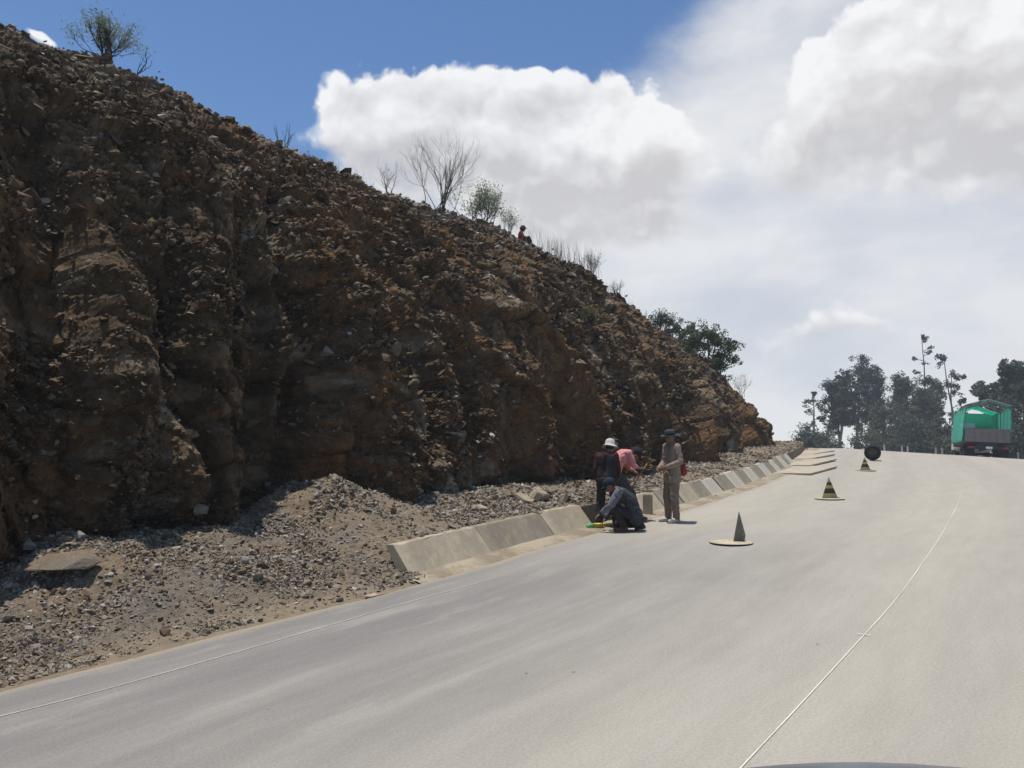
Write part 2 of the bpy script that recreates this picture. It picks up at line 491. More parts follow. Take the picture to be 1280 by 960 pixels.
def berm_col(nt):
    P = tcoord(nt, 'Object'); n1 = noise(nt, P, 0.9, 5, 0.6); n2 = noise(nt, P, 7.0, 5, 0.68); n3 = noise(nt, P, 45.0, 3, 0.7)
    c = ramp(nt, n2 * 0.55 + n3 * 0.45, [(0.3, (0.11, 0.080, 0.054)), (0.5, (0.20, 0.152, 0.104)), (0.7, (0.30, 0.238, 0.172))])
    gc = ramp(nt, n3, [(0.3, (0.09, 0.082, 0.072)), (0.6, (0.20, 0.185, 0.162))])
    c = mix(nt, sstep(nt, n1, 0.42, 0.6) * 0.65, c, gc)
    return mix(nt, attr(nt, 'edge') * 0.85, c, ramp(nt, n2, [(0.3, (0.20, 0.155, 0.105)), (0.7, (0.32, 0.26, 0.18))]))
m_berm = mat('spoil heap earth', berm_col, 0.97, lambda nt: bump(nt, noise(nt, tcoord(nt, 'Object'), 30.0, 6, 0.75), 0.9, 0.035), spec=0.15)
def soil_col(nt):
    P = tcoord(nt, 'Object'); n1 = noise(nt, P, 0.15, 6, 0.6); n2 = noise(nt, P, 3.0, 5, 0.65)
    return mix(nt, sstep(nt, n1, 0.42, 0.6), mix(nt, n2, (0.17, 0.125, 0.08), (0.27, 0.21, 0.14)), mix(nt, n2, (0.09, 0.085, 0.045), (0.17, 0.15, 0.09)))
m_soil = mat('dry soil', soil_col, 0.97, lambda nt: bump(nt, noise(nt, tcoord(nt, 'Object'), 8.0, 6, 0.7), 0.7, 0.08), spec=0.15)
def conc(nt, base, dark, warm):
    P = tcoord(nt, 'Object'); n1 = noise(nt, P, 2.2, 6, 0.65); n2 = noise(nt, P, 40.0, 3, 0.7)
    sp = sep(nt, P); st = noise(nt, comb(nt, sp[0] * 7.0, sp[1] * 7.0, sp[2] * 1.2), 1.0, 4, 0.6)
    c = mix(nt, sstep(nt, n1, 0.35, 0.68), base, dark)
    c = mix(nt, sstep(nt, st, 0.45, 0.7) * 0.6, c, warm)
    k = sstep(nt, n2, 0.2, 0.8, 0.88, 1.1)
    return mix(nt, 1.0, c, comb(nt, k, k, k), 'MULTIPLY')
cb = lambda nt: bump(nt, noise(nt, tcoord(nt, 'Object'), 50.0, 4, 0.7), 0.4, 0.006)
m_conc_dark = mat('weathered concrete', lambda nt: conc(nt, (0.25, 0.215, 0.162), (0.185, 0.158, 0.118), (0.32, 0.26, 0.17)), 0.92, cb)
m_conc_mid = mat('tan stained concrete', lambda nt: conc(nt, (0.37, 0.32, 0.235), (0.27, 0.23, 0.168), (0.43, 0.35, 0.23)), 0.92, cb)
m_conc_light = mat('limewashed concrete', lambda nt: conc(nt, (0.44, 0.415, 0.35), (0.36, 0.33, 0.27), (0.42, 0.36, 0.26)), 0.9, cb)
m_conc_end = mat('raw concrete edge', lambda nt: conc(nt, (0.13, 0.12, 0.10), (0.09, 0.083, 0.07), (0.15, 0.125, 0.09)), 0.95, cb)

# ------------------------------------------------------------------ ground sheet
def axis(near, far, step, grow):
    a = list(np.arange(-near, near + step, step)); x = near; st = step
    while x < far:
        st *= grow; x += st; a.append(x); a.insert(0, -x)
    return np.array(a)
gx = axis(60, 4200, 1.0, 1.16); gy = axis(140, 4200, 1.0, 1.16)
GX, GY = np.meshgrid(gx, gy)
gxr, gyr = GX.ravel(), GY.ravel()
rr = np.hypot(gxr, gyr)
zz = z_road(np.clip(gxr, -120, 90), np.clip(gyr, -120, 160))
zz = zz * (1 - smooth01(rr, 90, 220)) + (-7.0) * smooth01(rr, 90, 220)
tq = gxr * .866 - gyr * .5 + 5.8
n_ = fbm(np.stack([gxr / 9, gyr / 9, 0 * gxr], 1), 4, 5)
side = smooth01(tq, 12.5, 17)
zz = zz - 0.16 - 0.25 * side + n_ * 0.22 * np.clip((rr - 45) / 60, 0, 1) * 1.5 + n_ * 0.1 * side
zz -= 1.2 * smooth01(-tq, 3, 14) * (1 - smooth01(rr, 60, 120))
g_me = np_mesh('ground', np.stack([gxr, gyr, zz], 1), grid_faces(len(gy), len(gx)), True)
tag(link('ground', g_me, m_soil), kind='structure')

# ------------------------------------------------------------------ road
rs = np.concatenate([np.arange(0, 45, 0.25), np.arange(45, SMAX, 0.4)])
rw = np.concatenate([np.arange(0, 1, .05), np.arange(1, 11.6, .15)])
W_, S_ = np.meshgrid(rw, rs)
wv, sv = W_.ravel(), S_.ravel()
wob = 0.06 * fbm(np.stack([sv * 1.6, 0 * sv, 0 * sv], 1), 4, 9)
wv2 = wv + wob * (wv < 0.5)
x_, y_ = off(sv, -wv2)
z_ = z_road(x_, y_) + 0.006 * fbm(np.stack([x_ / 2, y_ / 2, 0 * x_], 1), 3, 3)
z_ = np.where(wv < 0.04, z_ - 0.08, z_)
r_me = np_mesh('road', np.stack([x_, y_, z_], 1), grid_faces(len(rs), len(rw)), True, uv=np.stack([sv, wv], 1))
tag(link('road', r_me, m_road), kind='structure')

def strip(name, pts, width, m, kind='structure', lift=0.005, fade=None):
    P = catmull([(p.x, p.y) for p in pts], 30)
    T = np.gradient(P, axis=0); T /= np.linalg.norm(T, axis=1)[:, None]
    L = P + np.stack([-T[:, 1], T[:, 0]], 1) * width / 2; Rr = P - np.stack([-T[:, 1], T[:, 0]], 1) * width / 2
    A = np.stack([L, Rr], 1).reshape(-1, 2)
    Z = z_road(A[:, 0], A[:, 1]) + 0.006 * fbm(np.stack([A[:, 0] / 2, A[:, 1] / 2, 0 * A[:, 0]], 1), 3, 3) + lift
    n = len(P); i = np.arange(n - 1) * 2
    dd = np.concatenate([[0], np.cumsum(np.linalg.norm(np.diff(P, axis=0), axis=1))])
    me = np_mesh(name, np.column_stack([A, Z]), np.stack([i, i + 1, i + 3, i + 2], 1), True, uv=np.stack([np.repeat(dd, 2), np.tile([0, 1.0], n)], 1))
    return tag(link(name, me, m), kind=kind)
def line_col(lo, hi, wear):
    def f(nt):
        uv = sep(nt, tcoord(nt, 'UV'))
        n1 = noise(nt, comb(nt, uv[0] * 1.6, uv[1] * .3, 0), 1.0, 5, 0.7)
        n2 = noise(nt, comb(nt, uv[0] * 30, uv[1] * 3, 0), 1.0, 3, 0.7)
        return mix(nt, sstep(nt, n1 * .6 + n2 * .4, lo, hi) * wear, (0.62, 0.60, 0.56), (0.30, 0.28, 0.24))
    return f
m_line = mat('chalk line', line_col(0.44, 0.64, 0.85), 0.9)
m_line2 = mat('faint chalk line', line_col(0.36, 0.58, 0.9), 0.9)
strip('lane_line', [gp(*p) for p in ((880, 1012), (930, 958), (1000, 883), (1080, 795), (1120, 750), (1150, 709), (1176, 670), (1197, 632))], 0.0095, m_line)
strip('lane_line', [gp(*p) for p in ((1197, 631), (1200, 622), (1203, 613))], 0.009, m_line2)
strip('edge_line', [gp(*p) for p in ((-70, 912), (0, 897), (140, 860), (300, 815), (420, 780), (520, 751), (620, 724))], 0.010, m_line2)
for (u, v, a, b) in ((1080, 795, 8, 1),):
    strip('survey_mark', [gp(u - a, v - b), gp(u, v), gp(u + a, v + b)], 0.013, m_line, lift=0.009)

# ------------------------------------------------------------------ silhouettes read as angles
crest_uv = np.array([(-420, -215), (-200, -62), (-100, -10), (0, 38), (45, 56), (80, 76), (130, 102), (200, 138), (280, 171), (400, 222), (480, 250), (560, 270), (600, 288), (655, 314), (700, 340), (780, 390),
                     (850, 446), (900, 497), (940, 541), (962, 560)], float)
foot_uv = np.array([(-420, 860), (-200, 785), (0, 722), (60, 700), (110, 674), (170, 664), (220, 655), (290, 664), (330, 642), (415, 601), (450, 610), (500, 626), (550, 617), (600, 608),
                    (660, 605), (740, 602), (820, 592), (880, 577), (920, 566), (962, 555)], float)
def z_from_v(X, Y, table, z0):
    Z = np.array(z0, float)
    for k in range(12):
        u, v = proj(X, Y, Z)
        vt = np.interp(u, table[:, 0], table[:, 1])
        yy = (480 - vt) / FPX
        Z = CAMH + Y * (SP + yy * CP) / (CP - yy * SP)
    return Z

# stations along the cut
sl_list = [max(0.0, S0 - 17.5)]
while sl_list[-1] < SMAX - 2:
    ex, ey, *_ = edge_at(sl_list[-1]); dist = max(7.0, math.hypot(ex, ey))
    sl_list.append(sl_list[-1] + max(0.02, dist * 0.00235) * (1.0 if ey < 47 else 3.0))
ST = np.array(sl_list)
ex, ey, tx, ty = edge_at(ST)
LIMB = SS[np.argmin((EX - 15.5) ** 2 + (EY - 40.5) ** 2)]
wf = 2.6 - 0.5 * smooth01(ST, S0, S0 + 12) + 0.14 * fbm(np.stack([ST * .8, 0 * ST, 0 * ST], 1), 3, 2)
wc = wf + 5.7 + 2.4 * smooth01(ST, S0 - 2, S0 + 18)
Fx, Fy = off(ST, wf); Cx, Cy = off(ST, wc)
vis = ST <= LIMB
zroadF = z_road(Fx, Fy)
Fz = z_from_v(Fx, np.maximum(Fy, 1.5), foot_uv, zroadF + .5)
Fz = np.clip(Fz, zroadF + 0.12, zroadF + 1.3)
Cz = z_from_v(Cx, np.maximum(Cy, 2.0), crest_uv, 8 + 0 * Cx)
zl = np.interp(LIMB, ST, Cz)
Cz = np.where(ST > LIMB, zl - 1.2 * smooth01(ST, LIMB, LIMB + 6) - 3.0 * smooth01(ST, LIMB + 4, LIMB + 26), Cz)
Cz = np.where(Cy < 5.0, np.minimum(Cz, 8.5), Cz)
Cz = np.clip(Cz, Fz + 1.5, 13.0)
pl = np.array([(0, 0), (.05, .27), (.14, .48), (.34, .71), (.66, .88), (1, 1)]); pr_ = np.array([(0, 0), (.09, .13), (.27, .38), (.50, .61), (.78, .84), (1, 1)])
NR = 300
h_lin = np.linspace(0, 1, NR)            # arc parameter
def prof(tb):
    a = np.concatenate([[0], np.cumsum(np.hypot(np.diff(tb[:, 0]) * 7, np.diff(tb[:, 1]) * 8))]); a /= a[-1]
    return np.interp(h_lin, a, tb[:, 0]), np.interp(h_lin, a, tb[:, 1])
wl, hl = prof(pl); wr, hr = prof(pr_)
fr = smooth01(ST, S0 + 2, LIMB - 2)[:, None]
WN = wl[None] * (1 - fr) + wr[None] * fr; HN = hl[None] * (1 - fr) + hr[None] * fr
NS = len(ST)
PX = Fx[:, None] + (Cx - Fx)[:, None] * WN; PY = Fy[:, None] + (Cy - Fy)[:, None] * WN
PZ = Fz[:, None] + (Cz - Fz)[:, None] * HN
# below the foot, and the plateau behind the crest
nb = 8; kb = np.linspace(-0.9, -0.06, nb)
bx = np.repeat(Fx[:, None], nb, 1); by = np.repeat(Fy[:, None], nb, 1); bz = Fz[:, None] + kb[None] * 1.0
npl = 46; kp = (np.linspace(0, 1, npl + 1)[1:]) ** 1.8
nrx, nry = -ty, tx
plw = 38.0 * np.where(ST < LIMB, 1.0, np.maximum(0.35, 1 - (ST - LIMB) / 30))
tpx = Cx[:, None] + nrx[:, None] * plw[:, None] * kp[None]; tpy = Cy[:, None] + nry[:, None] * plw[:, None] * kp[None]
tpz = Cz[:, None] + (kp * 38.0 * 0.10)[None] * (1 - fr) - (kp * 38.0 * 0.14)[None] * fr
GXX = np.concatenate([bx, PX, tpx], 1); GYY = np.concatenate([by, PY, tpy], 1); GZZ = np.concatenate([bz, PZ, tpz], 1)
NC = GXX.shape[1]
P0 = np.stack([GXX, GYY, GZZ], -1)
dS = np.gradient(P0, axis=0); dW = np.gradient(P0, axis=1)
N0 = np.cross(dS, dW); N0 /= np.linalg.norm(N0, axis=-1)[..., None] + 1e-9
if N0[NS // 3, NC // 3, 0] < 0: N0 = -N0
hh = np.concatenate([np.zeros(nb), h_lin, np.ones(npl)])[None].repeat(NS, 0)      # 0 foot .. 1 crest
isp = np.concatenate([np.zeros(nb + NR), kp])[None].repeat(NS, 0)
Pf = P0.reshape(-1, 3); Sf = np.repeat(ST, NC); Hf = hh.ravel(); If = isp.ravel()
a_ = Sf; b_ = np.zeros_like(a_); c_ = Pf[:, 2]
dip = c_ + 0.22 * a_
wpx = fbm(Pf / 1.7, 3, 40) * 0.5
low_m = (1 - smooth01(Hf, 0.35, 0.85))
gul = 1 - np.abs(fbm(np.stack([a_ * 0.42 + wpx * .5, c_ * 0.10, 0 * a_], 1), 3, 21)) * 2.6       # ridged buttresses
gul2 = fbm(np.stack([a_ * 1.25 + wpx * .6, c_ * 0.25, 0 * a_ + 9], 1), 3, 27)
low2 = 1 - smooth01(Hf, 0.02, 0.62)
disp = 0.95 * (gul - .25) * low2 - 0.25 * low2 + 0.32 * gul2 * (0.3 + 0.7 * low2)
disp += 0.28 * fbm(Pf / 2.3, 4, 5)
# eroded vertical clefts of the lower face
u_st, _v = proj(Fx, np.maximum(Fy, 1.0), Fz)
for (cu, wd, dp, hmax) in ((18, .30, .5, .45), (118, .42, .7, .6), (205, .34, .55, .5), (262, .20, .45, .45), (352, .26, .5, .5), (412, .34, .75, .62), (470, .22, .45, .4), (548, .36, .7, .6), (600, .22, .4, .4), (690, .40, .55, .5), (792, .45, .6, .5), (862, .5, .6, .5)):
    sc_ = ST[np.argmin(np.abs(u_st - cu))]
    x_c = (a_ - sc_ - 0.35 * fbm(np.stack([c_ * .6, 0 * c_, 0 * c_ + cu], 1), 2, 5)) / wd
    disp -= dp * np.exp(-np.abs(x_c) ** 2.4) * (1 - smooth01(Hf, hmax * .55, hmax))
perp = Pf[:, 0] * nrx[np.repeat(np.arange(NS), NC)] + Pf[:, 1] * nry[np.repeat(np.arange(NS), NC)]
# slabs and blocks of the bedding, three sizes
def blocks(sa, sb, scz, seed, amp, tilt, ax=0.0):
    B = np.stack([(a_ + wpx * .3 + ax * dip) / sa, perp / sb, (dip + wpx * .25) / scz], 1)
    f1, f2, rnd, vec = cells(B, seed)
    dd = amp * (rnd[0] - 0.5) * 2 + tilt * (vec[:, 0] * (rnd[1] - 0.5) * 1.2 - vec[:, 2] * (rnd[2] * 1.25 - 0.15)) * 2
    crack = 1 - smooth01(f2 - f1, 0.0, 0.10)
    return dd - crack * amp * 0.9, rnd[3], crack
b1, id1, k1 = blocks(1.1, 1.8, 1.3, 3, 0.14, 0.16, .1)
b2, id2, k2 = blocks(0.40, 0.6, 0.32, 7, 0.075, 0.11, -.2)
b3, id3, k3 = blocks(0.15, 0.25, 0.095, 13, 0.042, 0.055, .3)
near = 1 - smooth01(np.hypot(Pf[:, 0], Pf[:, 1]), 20, 40) * 0.5
crest_damp = 1 - 0.45 * smooth01(Hf, 0.82, 1.0)
patch = smooth01(fbm(Pf / 1.3, 3, 77), -0.3, 0.25)
disp += (b1 * (0.5 + .5 * low_m) + b2 * (0.45 + 0.55 * patch)) * crest_damp + b3 * (0.35 + .65 * patch) * near
disp *= (1 - 0.75 * smooth01(If, 0, 0.15))
disp -= 0.25 * smooth01(0.06 - Hf, 0, 0.06)
Pn = Pf + N0.reshape(-1, 3) * disp[:, None]
Pn[:, 2] += 0.05 * b2 + 0.25 * fbm(Pf / 4, 3, 61) * If
c_me = np_mesh('rock_cutting', Pn, grid_faces(NS, NC), False)
vattr(c_me, 'cid', np.clip(0.55 * id2 + 0.25 * id1 + 0.3 * id3 - 0.02, 0, 1))
vattr(c_me, 'soil', np.clip(0.42 + 0.12 * smooth01(Sf, S0, LIMB) + 0.5 * fbm(Pf / 2.6, 3, 91) + 0.12 * (id1 - .5), 0, 1))
loose = smooth01(Hf + 0.16 * fbm(Pf / 1.5, 4, 15) - 0.14 * (1 - smooth01(Sf, S0 - 6, S0 + 4)), 0.62, 0.86)
vattr(c_me, 'loose', loose)
tag(link('hillside', c_me, m_rock), kind='structure')
cliff_P = Pn.reshape(NS, NC, 3)

# ------------------------------------------------------------------ spoil bank between cutting and road
bs = ST[(ST < LIMB + 14)]
WK = np.concatenate([np.linspace(0, 0.62, 26), np.linspace(0.64, 3.4, 100)])
ex, ey, tx, ty = edge_at(bs)
wfb = np.interp(bs, ST, wf); fz = np.interp(bs, ST, Fz)
SB, WB = np.meshgrid(bs, WK, indexing='ij')
xb, yb = off(SB.ravel(), WB.ravel()); xb = xb.reshape(SB.shape); yb = yb.reshape(SB.shape)
zr = z_road(xb, yb)
kerbed = smooth01(bs, KS - 0.05, KS + 0.35)[:, None]
hF = (fz[:, None] - z_road(*off(bs, wfb))[:, None])
tW = np.clip(WB / wfb[:, None], 0, 1.35)
open_h = np.interp(tW, [0, .05, .25, .6, .85, 1.0, 1.35], [0.0, .02, .16, .55, .93, 1.0, .9]) * hF
t2 = np.clip((WB - 0.66) / (wfb[:, None] - 0.66), 0, 1.3)
kerb_h = np.where(WB < 0.60, 0.0, 0.33 + (np.maximum(hF, .36) - 0.33) * np.interp(t2, [0, .3, .8, 1, 1.3], [0, .15, .9, 1, .9]))
hb = open_h * (1 - kerbed) + kerb_h * kerbed
Pb = np.stack([xb, yb, zr + hb], -1).reshape(-1, 3)
lum = fbm(Pb / 0.9, 4, 33); f1, f2, rn, ve = cells(Pb / np.array([.55, .55, .4]), 51)
bumpy = smooth01(WB.ravel() - 0.62 * kerbed.repeat(len(WK), 1).ravel(), 0.05, 0.7)
Pb[:, 2] += bumpy * (0.20 * lum + 0.08 * (0.5 - f1) + 0.05 * fbm(Pb / 0.22, 3, 35) + 0.022 * fbm(Pb / 0.07, 2, 36)) * (1 - .45 * kerbed.repeat(len(WK), 1).ravel()) - 0.02
Pb[:, 2] += 0.02 * fbm(Pb / 0.15, 3, 38) * (1 - bumpy)
s_me = np_mesh('spoil_bank', Pb, grid_faces(len(bs), len(WK)), False)
vattr(s_me, 'edge', 1 - smooth01(WB.ravel() + 0.25 * lum, 0.15, 0.75) * (1 - 0.25 * kerbed.repeat(len(WK), 1).ravel()))
tag(link('roadside_bank', s_me, m_berm), kind='structure')
bank_P = Pb.reshape(len(bs), len(WK), 3)
def bank_z(x, y):
    d2 = (bank_P[..., 0] - x) ** 2 + (bank_P[..., 1] - y) ** 2
    return float(bank_P[..., 2].ravel()[np.argmin(d2)])
def pix_on(arr, u, v):
    """nearest visible vertex of a surface to a pixel"""
    U, V = proj(arr[..., 0], arr[..., 1], arr[..., 2])
    D = (U - u) ** 2 + (V - v) ** 2; D = np.where(D < 60, np.linalg.norm(arr, axis=-1) * 3, 1e6 + D)
    return Vector(arr.reshape(-1, 3)[np.argmin(D)])

# ------------------------------------------------------------------ loose stones
rng = np.random.default_rng(5)
def stone_shape(seed, flat=0.5):
    r = random.Random(seed); bm = bmesh.new()
    for k in range(13):
        v = Vector((r.gauss(0, 1), r.gauss(0, 1), r.gauss(0, 1))).normalized() * r.uniform(.75, 1.05)
        bm.verts.new((v.x, v.y * r.uniform(.75, 1), v.z * flat))
    h = bmesh.ops.convex_hull(bm, input=bm.verts)
    bmesh.ops.delete(bm, geom=[v for v in bm.verts if not v.link_faces], context='VERTS')
    bmesh.ops.triangulate(bm, faces=bm.faces); bmesh.ops.recalc_face_normals(bm, faces=bm.faces)
    bm.verts.index_update()
    V = np.array([tuple(v.co) for v in bm.verts]); F = np.array([[v.index for v in f.verts] for f in bm.faces]); bm.free()
    return V, F
SHAPES = [stone_shape(100 + k, (0.28, 0.4, 0.55, 0.7, 0.35, 0.22, 0.5, 0.3)[k]) for k in range(8)]
def euler_mats(ax, ay, az_):
    cx, sx, cy, sy, cz, sz = np.cos(ax), np.sin(ax), np.cos(ay), np.sin(ay), np.cos(az_), np.sin(az_)
    o = np.zeros_like(cx); i = np.ones_like(cx)
    Rx = np.stack([i, o, o, o, cx, -sx, o, sx, cx], -1).reshape(-1, 3, 3)
    Ry = np.stack([cy, o, sy, o, i, o, -sy, o, cy], -1).reshape(-1, 3, 3)
    Rz = np.stack([cz, -sz, o, sz, cz, o, o, o, i], -1).reshape(-1, 3, 3)
    return Rx @ Ry @ Rz
def scatter(name, pts, size, tiltsd, m, seed=1, bright=None, kind='stuff'):
    rg = np.random.default_rng(seed); n = len(pts); Vs = []; Fs = []; A = []; base = 0
    which = rg.integers(0, len(SHAPES), n)
    Rm = euler_mats(rg.normal(0, tiltsd, n), rg.normal(0, tiltsd, n), rg.uniform(0, 6.28, n))
    rnd = rg.uniform(0, 1, n) if bright is None else bright
    for k, (V, F) in enumerate(SHAPES):
        ix = np.where(which == k)[0]
        if not len(ix): continue
        st = size[ix][:, None, None] * V[None] * rg.uniform(.75, 1.3, (len(ix), 1, 3))
        W = np.einsum('nij,nkj->nki', Rm[ix], st) + pts[ix][:, None, :]
        Vs.append(W.reshape(-1, 3)); Fs.append((F[None] + (np.arange(len(ix)) * len(V))[:, None, None]).reshape(-1, 3) + base)
        A.append(np.repeat(rnd[ix], len(V))); base += len(ix) * len(V)
    me = np_mesh(name, np.concatenate(Vs), np.concatenate(Fs), False)
    vattr(me, 'rnd', np.concatenate(A))
    return tag(link(name, me, m), kind=kind)
def sample(arr, n, prob, rg):
    """random points on a grid surface, weighted; returns points and normals"""
    A = arr[:-1, :-1]; B = arr[:-1, 1:]; C_ = arr[1:, :-1]
    area = np.linalg.norm(np.cross(B - A, C_ - A), axis=-1) * prob[:-1, :-1]
    cdf = np.cumsum(area.ravel()); k = np.searchsorted(cdf, rg.uniform(0, cdf[-1], n)); k = np.clip(k, 0, area.size - 1)
    i, j = np.unravel_index(k, area.shape); u = rg.uniform(0, 1, (n, 1)); v = rg.uniform(0, 1, (n, 1))
    P = arr[i, j] * (1 - u - v) + arr[i + 1, j] * u + arr[i, j + 1] * v
    N = np.cross(arr[i + 1, j] - arr[i, j], arr[i, j + 1] - arr[i, j]); N /= np.linalg.norm(N, axis=1)[:, None] + 1e-9
    return P, N, i, j
# on the bank
dist_b = np.linalg.norm(bank_P, axis=-1)
cl = smooth01(fbm(bank_P.reshape(-1, 3) / 0.8, 3, 71), -0.35, 0.25).reshape(dist_b.shape)
pb = np.clip(9.0 / dist_b, 0.1, 1.6) ** 2 * (0.18 + cl) * np.where(WB > 0.08, 1, 0) * np.where((kerbed > .5) & (WB < .64), 0.05, 1)
P, N, i, j = sample(bank_P, 130000, pb, rng)
dd_ = np.linalg.norm(P, axis=1)
sz = np.exp(rng.normal(-4.3, 0.55, len(P))) * np.clip(dd_ / 9, .8, 2.2); sz = np.clip(sz, .006, .075)
P[:, 2] += sz * 0.15
scatter('loose_gravel', P, sz, 0.55, m_stone, 2, np.clip(rng.normal(.52, .22, len(P)), 0, 1))
# on the cutting: shards on ledges and rubble on the upper slope
cp = cliff_P[:, nb:nb + NR + 3]
lo_ = loose.reshape(NS, NC)[:, nb:nb + NR + 3]
gz = np.gradient(cp, axis=1); tread = np.clip(1.2 - np.abs(gz[..., 2]) / (np.linalg.norm(gz, axis=-1) + 1e-9), 0.05, 1)
dist_c = np.linalg.norm(cp, axis=-1)
pc = np.clip(13.0 / dist_c, 0.12, 1.4) ** 2 * (0.45 + lo_ * 1.5) * (0.35 + tread) * (0.12 + patch.reshape(NS, NC)[:, nb:nb + NR + 3])
pc[ST > LIMB + 3] = 0
pc = pc * ((np.abs(np.gradient(cp, axis=1)).max(-1) < .12) & (np.abs(np.gradient(cp, axis=0)).max(-1) < .30))
P, N, i, j = sample(cp, 170000, pc, rng)
dd_ = np.linalg.norm(P, axis=1)
sz = np.clip(np.exp(rng.normal(-3.65, 0.55, len(P))) * np.clip(dd_ / 13, .75, 1.9), .012, .20)
if (N[:, 0] < 0).mean() > .5: N = -N
P = P + N * sz[:, None] * 0.35
scatter('shale_rubble', P, sz, 0.42, m_stone, 3, np.clip(rng.normal(.20, .17, len(P)) + 0.36 * lo_[i, j] + (rng.uniform(0, 1, len(P)) < .06) * rng.uniform(.3, .7, len(P)), 0, 1))

# ------------------------------------------------------------------ concrete kerb slabs along the gutter
def slab(s0, s1, m, drop=0.0, w0=0.33, hgt=0.34, lean=0.28, th=0.13):
    n = max(4, int((s1 - s0) / 0.12)); ss = np.linspace(s0, s1, n)
    sec = [(0.0, -0.06), (0.0, 0.0), (lean, hgt), (lean + 0.012, hgt + 0.008), (lean + th - .01, hgt + 0.008), (lean + th, hgt), (th + 0.02, -0.06)]
    V = []; mb = MB(); r = random.Random(int(s0 * 100)); drop += r.gauss(0, .009); w0 += r.gauss(0, .008); hgt += r.gauss(0, .008); lean += r.gauss(0, .006)
    o0 = Vector((*off(ss[0], w0), 0)); o0.z = float(z_road(o0.x, o0.y))
    for k, s in enumerate(ss):
        for (w, z) in sec:
            x, y = off(s, w0 + w + r.gauss(0, .0015)); xr, yr = off(s, w0)
            chip = -abs(r.gauss(0, .006)) - (.018 if r.random() < .12 else 0) if z > .3 else 0
            V.append((x - o0.x, y - o0.y, float(z_road(xr, yr)) + z + drop + chip + r.gauss(0, .0015) - o0.z))
    F = []; m_ = len(sec)
    for k in range(n - 1):
        for q in range(m_):
            F.append([k * m_ + q, (k + 1) * m_ + q, (k + 1) * m_ + (q + 1) % m_, k * m_ + (q + 1) % m_])
    F.append(list(range(m_))); F.append([(n - 1) * m_ + q for q in range(m_)][::-1])
    mb.add(V, F)
    o = mb.build('kerb_slab', m); o.location = o0
    bm = bmesh.new(); bm.from_mesh(o.data); bmesh.ops.recalc_face_normals(bm, faces=bm.faces)
    bm.to_mesh(o.data); bm.free()
    return o
GS = 0.022
def s_base(u, v, w=0.33):
    xs_, ys_ = off(SS, np.full_like(SS, w)); p = gp(u, v); return SS[np.argmin((xs_ - p.x) ** 2 + (ys_ - p.y) ** 2)]
K0 = KS; sA = s_base(624, 693); sB = s_base(704, 672); sC = s_base(752, 659)
kerbs = []
KG = 'concrete kerb slabs leaning against the spoil bank'
o = slab(K0, sA - GS, m_conc_mid); tag(o, 'nearest sloping concrete kerb slab, tan stained, with its bare end face exposed', 'kerb slab', KG)
o = slab(sA, sB - GS, m_conc_dark); tag(o, 'second sloping kerb slab from the near end, evenly dull grey brown', 'kerb slab', KG)
o = slab(sB, sC, m_conc_mid); tag(o, 'third sloping kerb slab, tan streaked, ending behind the worker in the white hat', 'kerb slab', KG)
s = s_base(808, 643); ln_ = 0.95; k = 0
ords = ['first', 'second', 'third', 'fourth', 'fifth', 'sixth', 'seventh', 'eighth', 'ninth', 'tenth', 'eleventh', 'twelfth', 'thirteenth', 'fourteenth', 'fifteenth', 'sixteenth', 'seventeenth', 'eighteenth', 'nineteenth', 'twentieth']
km = [m_conc_mid, m_conc_dark, m_conc_mid, m_conc_dark, m_conc_light, m_conc_dark, m_conc_light, m_conc_dark]
endS = s_of(1000, 583) + 1.0
while s < endS and k < 20:
    m_ = km[k] if k < len(km) else (m_conc_light if k % 2 == 0 else m_conc_dark)
    tone = {m_conc_mid: 'tan', m_conc_dark: 'dark grey', m_conc_light: 'pale limewashed'}[m_]
    o = slab(s, s + ln_ - GS, m_)
    tag(o, f'{tone} sloping kerb slab, {ords[k]} of the row uphill from the kneeling worker', 'kerb slab', KG)
    s += ln_; k += 1
# upright block at the restart of the kerb
o = MB(); p = gp(823, 645); ex_, ey_, tx_, ty_ = edge_at(s_of(823, 645)); ang = math.atan2(ty_, tx_)
o.box((0, 0, 0.19), (0.10, 0.17, 0.38), None, 0.012)
blk = o.build('concrete_block', m_conc_mid); x, y = off(s_of(823, 645), 0.24); blk.location = (x, y, float(z_road(x, y))); blk.rotation_euler.z = ang + .25
tag(blk, 'short upright concrete block beside the gutter in front of the standing worker', 'concrete block')

# gutter apron: flat strip between slab foot and asphalt
ap = np.arange(K0 - .2, LIMB + 12, 0.12)
wA = np.array([-0.06, 0.03, 0.12, 0.2, 0.33, 0.42])
zA = np.array([-0.02, 0.006, 0.016, 0.020, 0.022, 0.02])
GA, WA = np.meshgrid(ap, wA, indexing='ij')
wob2 = 0.05 * fbm(np.stack([GA.ravel() * 2.2, 0 * GA.ravel(), 0 * GA.ravel()], 1), 4, 88).reshape(GA.shape)
wob2[:, 3:] = 0
xa, ya = off(GA.ravel(), (WA + wob2).ravel())
za = z_road(xa, ya) + np.tile(zA, len(ap)) + 0.006 * fbm(np.stack([xa * 6, ya * 6, 0 * xa], 1), 3, 4)
def apron_col(nt):
    P = tcoord(nt, 'Object'); n1 = noise(nt, P, 1.6, 5, 0.65); n2 = noise(nt, P, 25.0, 4, 0.7)
    c = mix(nt, sstep(nt, n1, 0.4, 0.62), (0.31, 0.265, 0.195), (0.205, 0.165, 0.115))
    k = sstep(nt, n2, 0.25, 0.75, 0.8, 1.15); return mix(nt, 1.0, c, comb(nt, k, k, k), 'MULTIPLY')
m_apron = mat('dusty gutter mortar', apron_col, 0.95, cb)
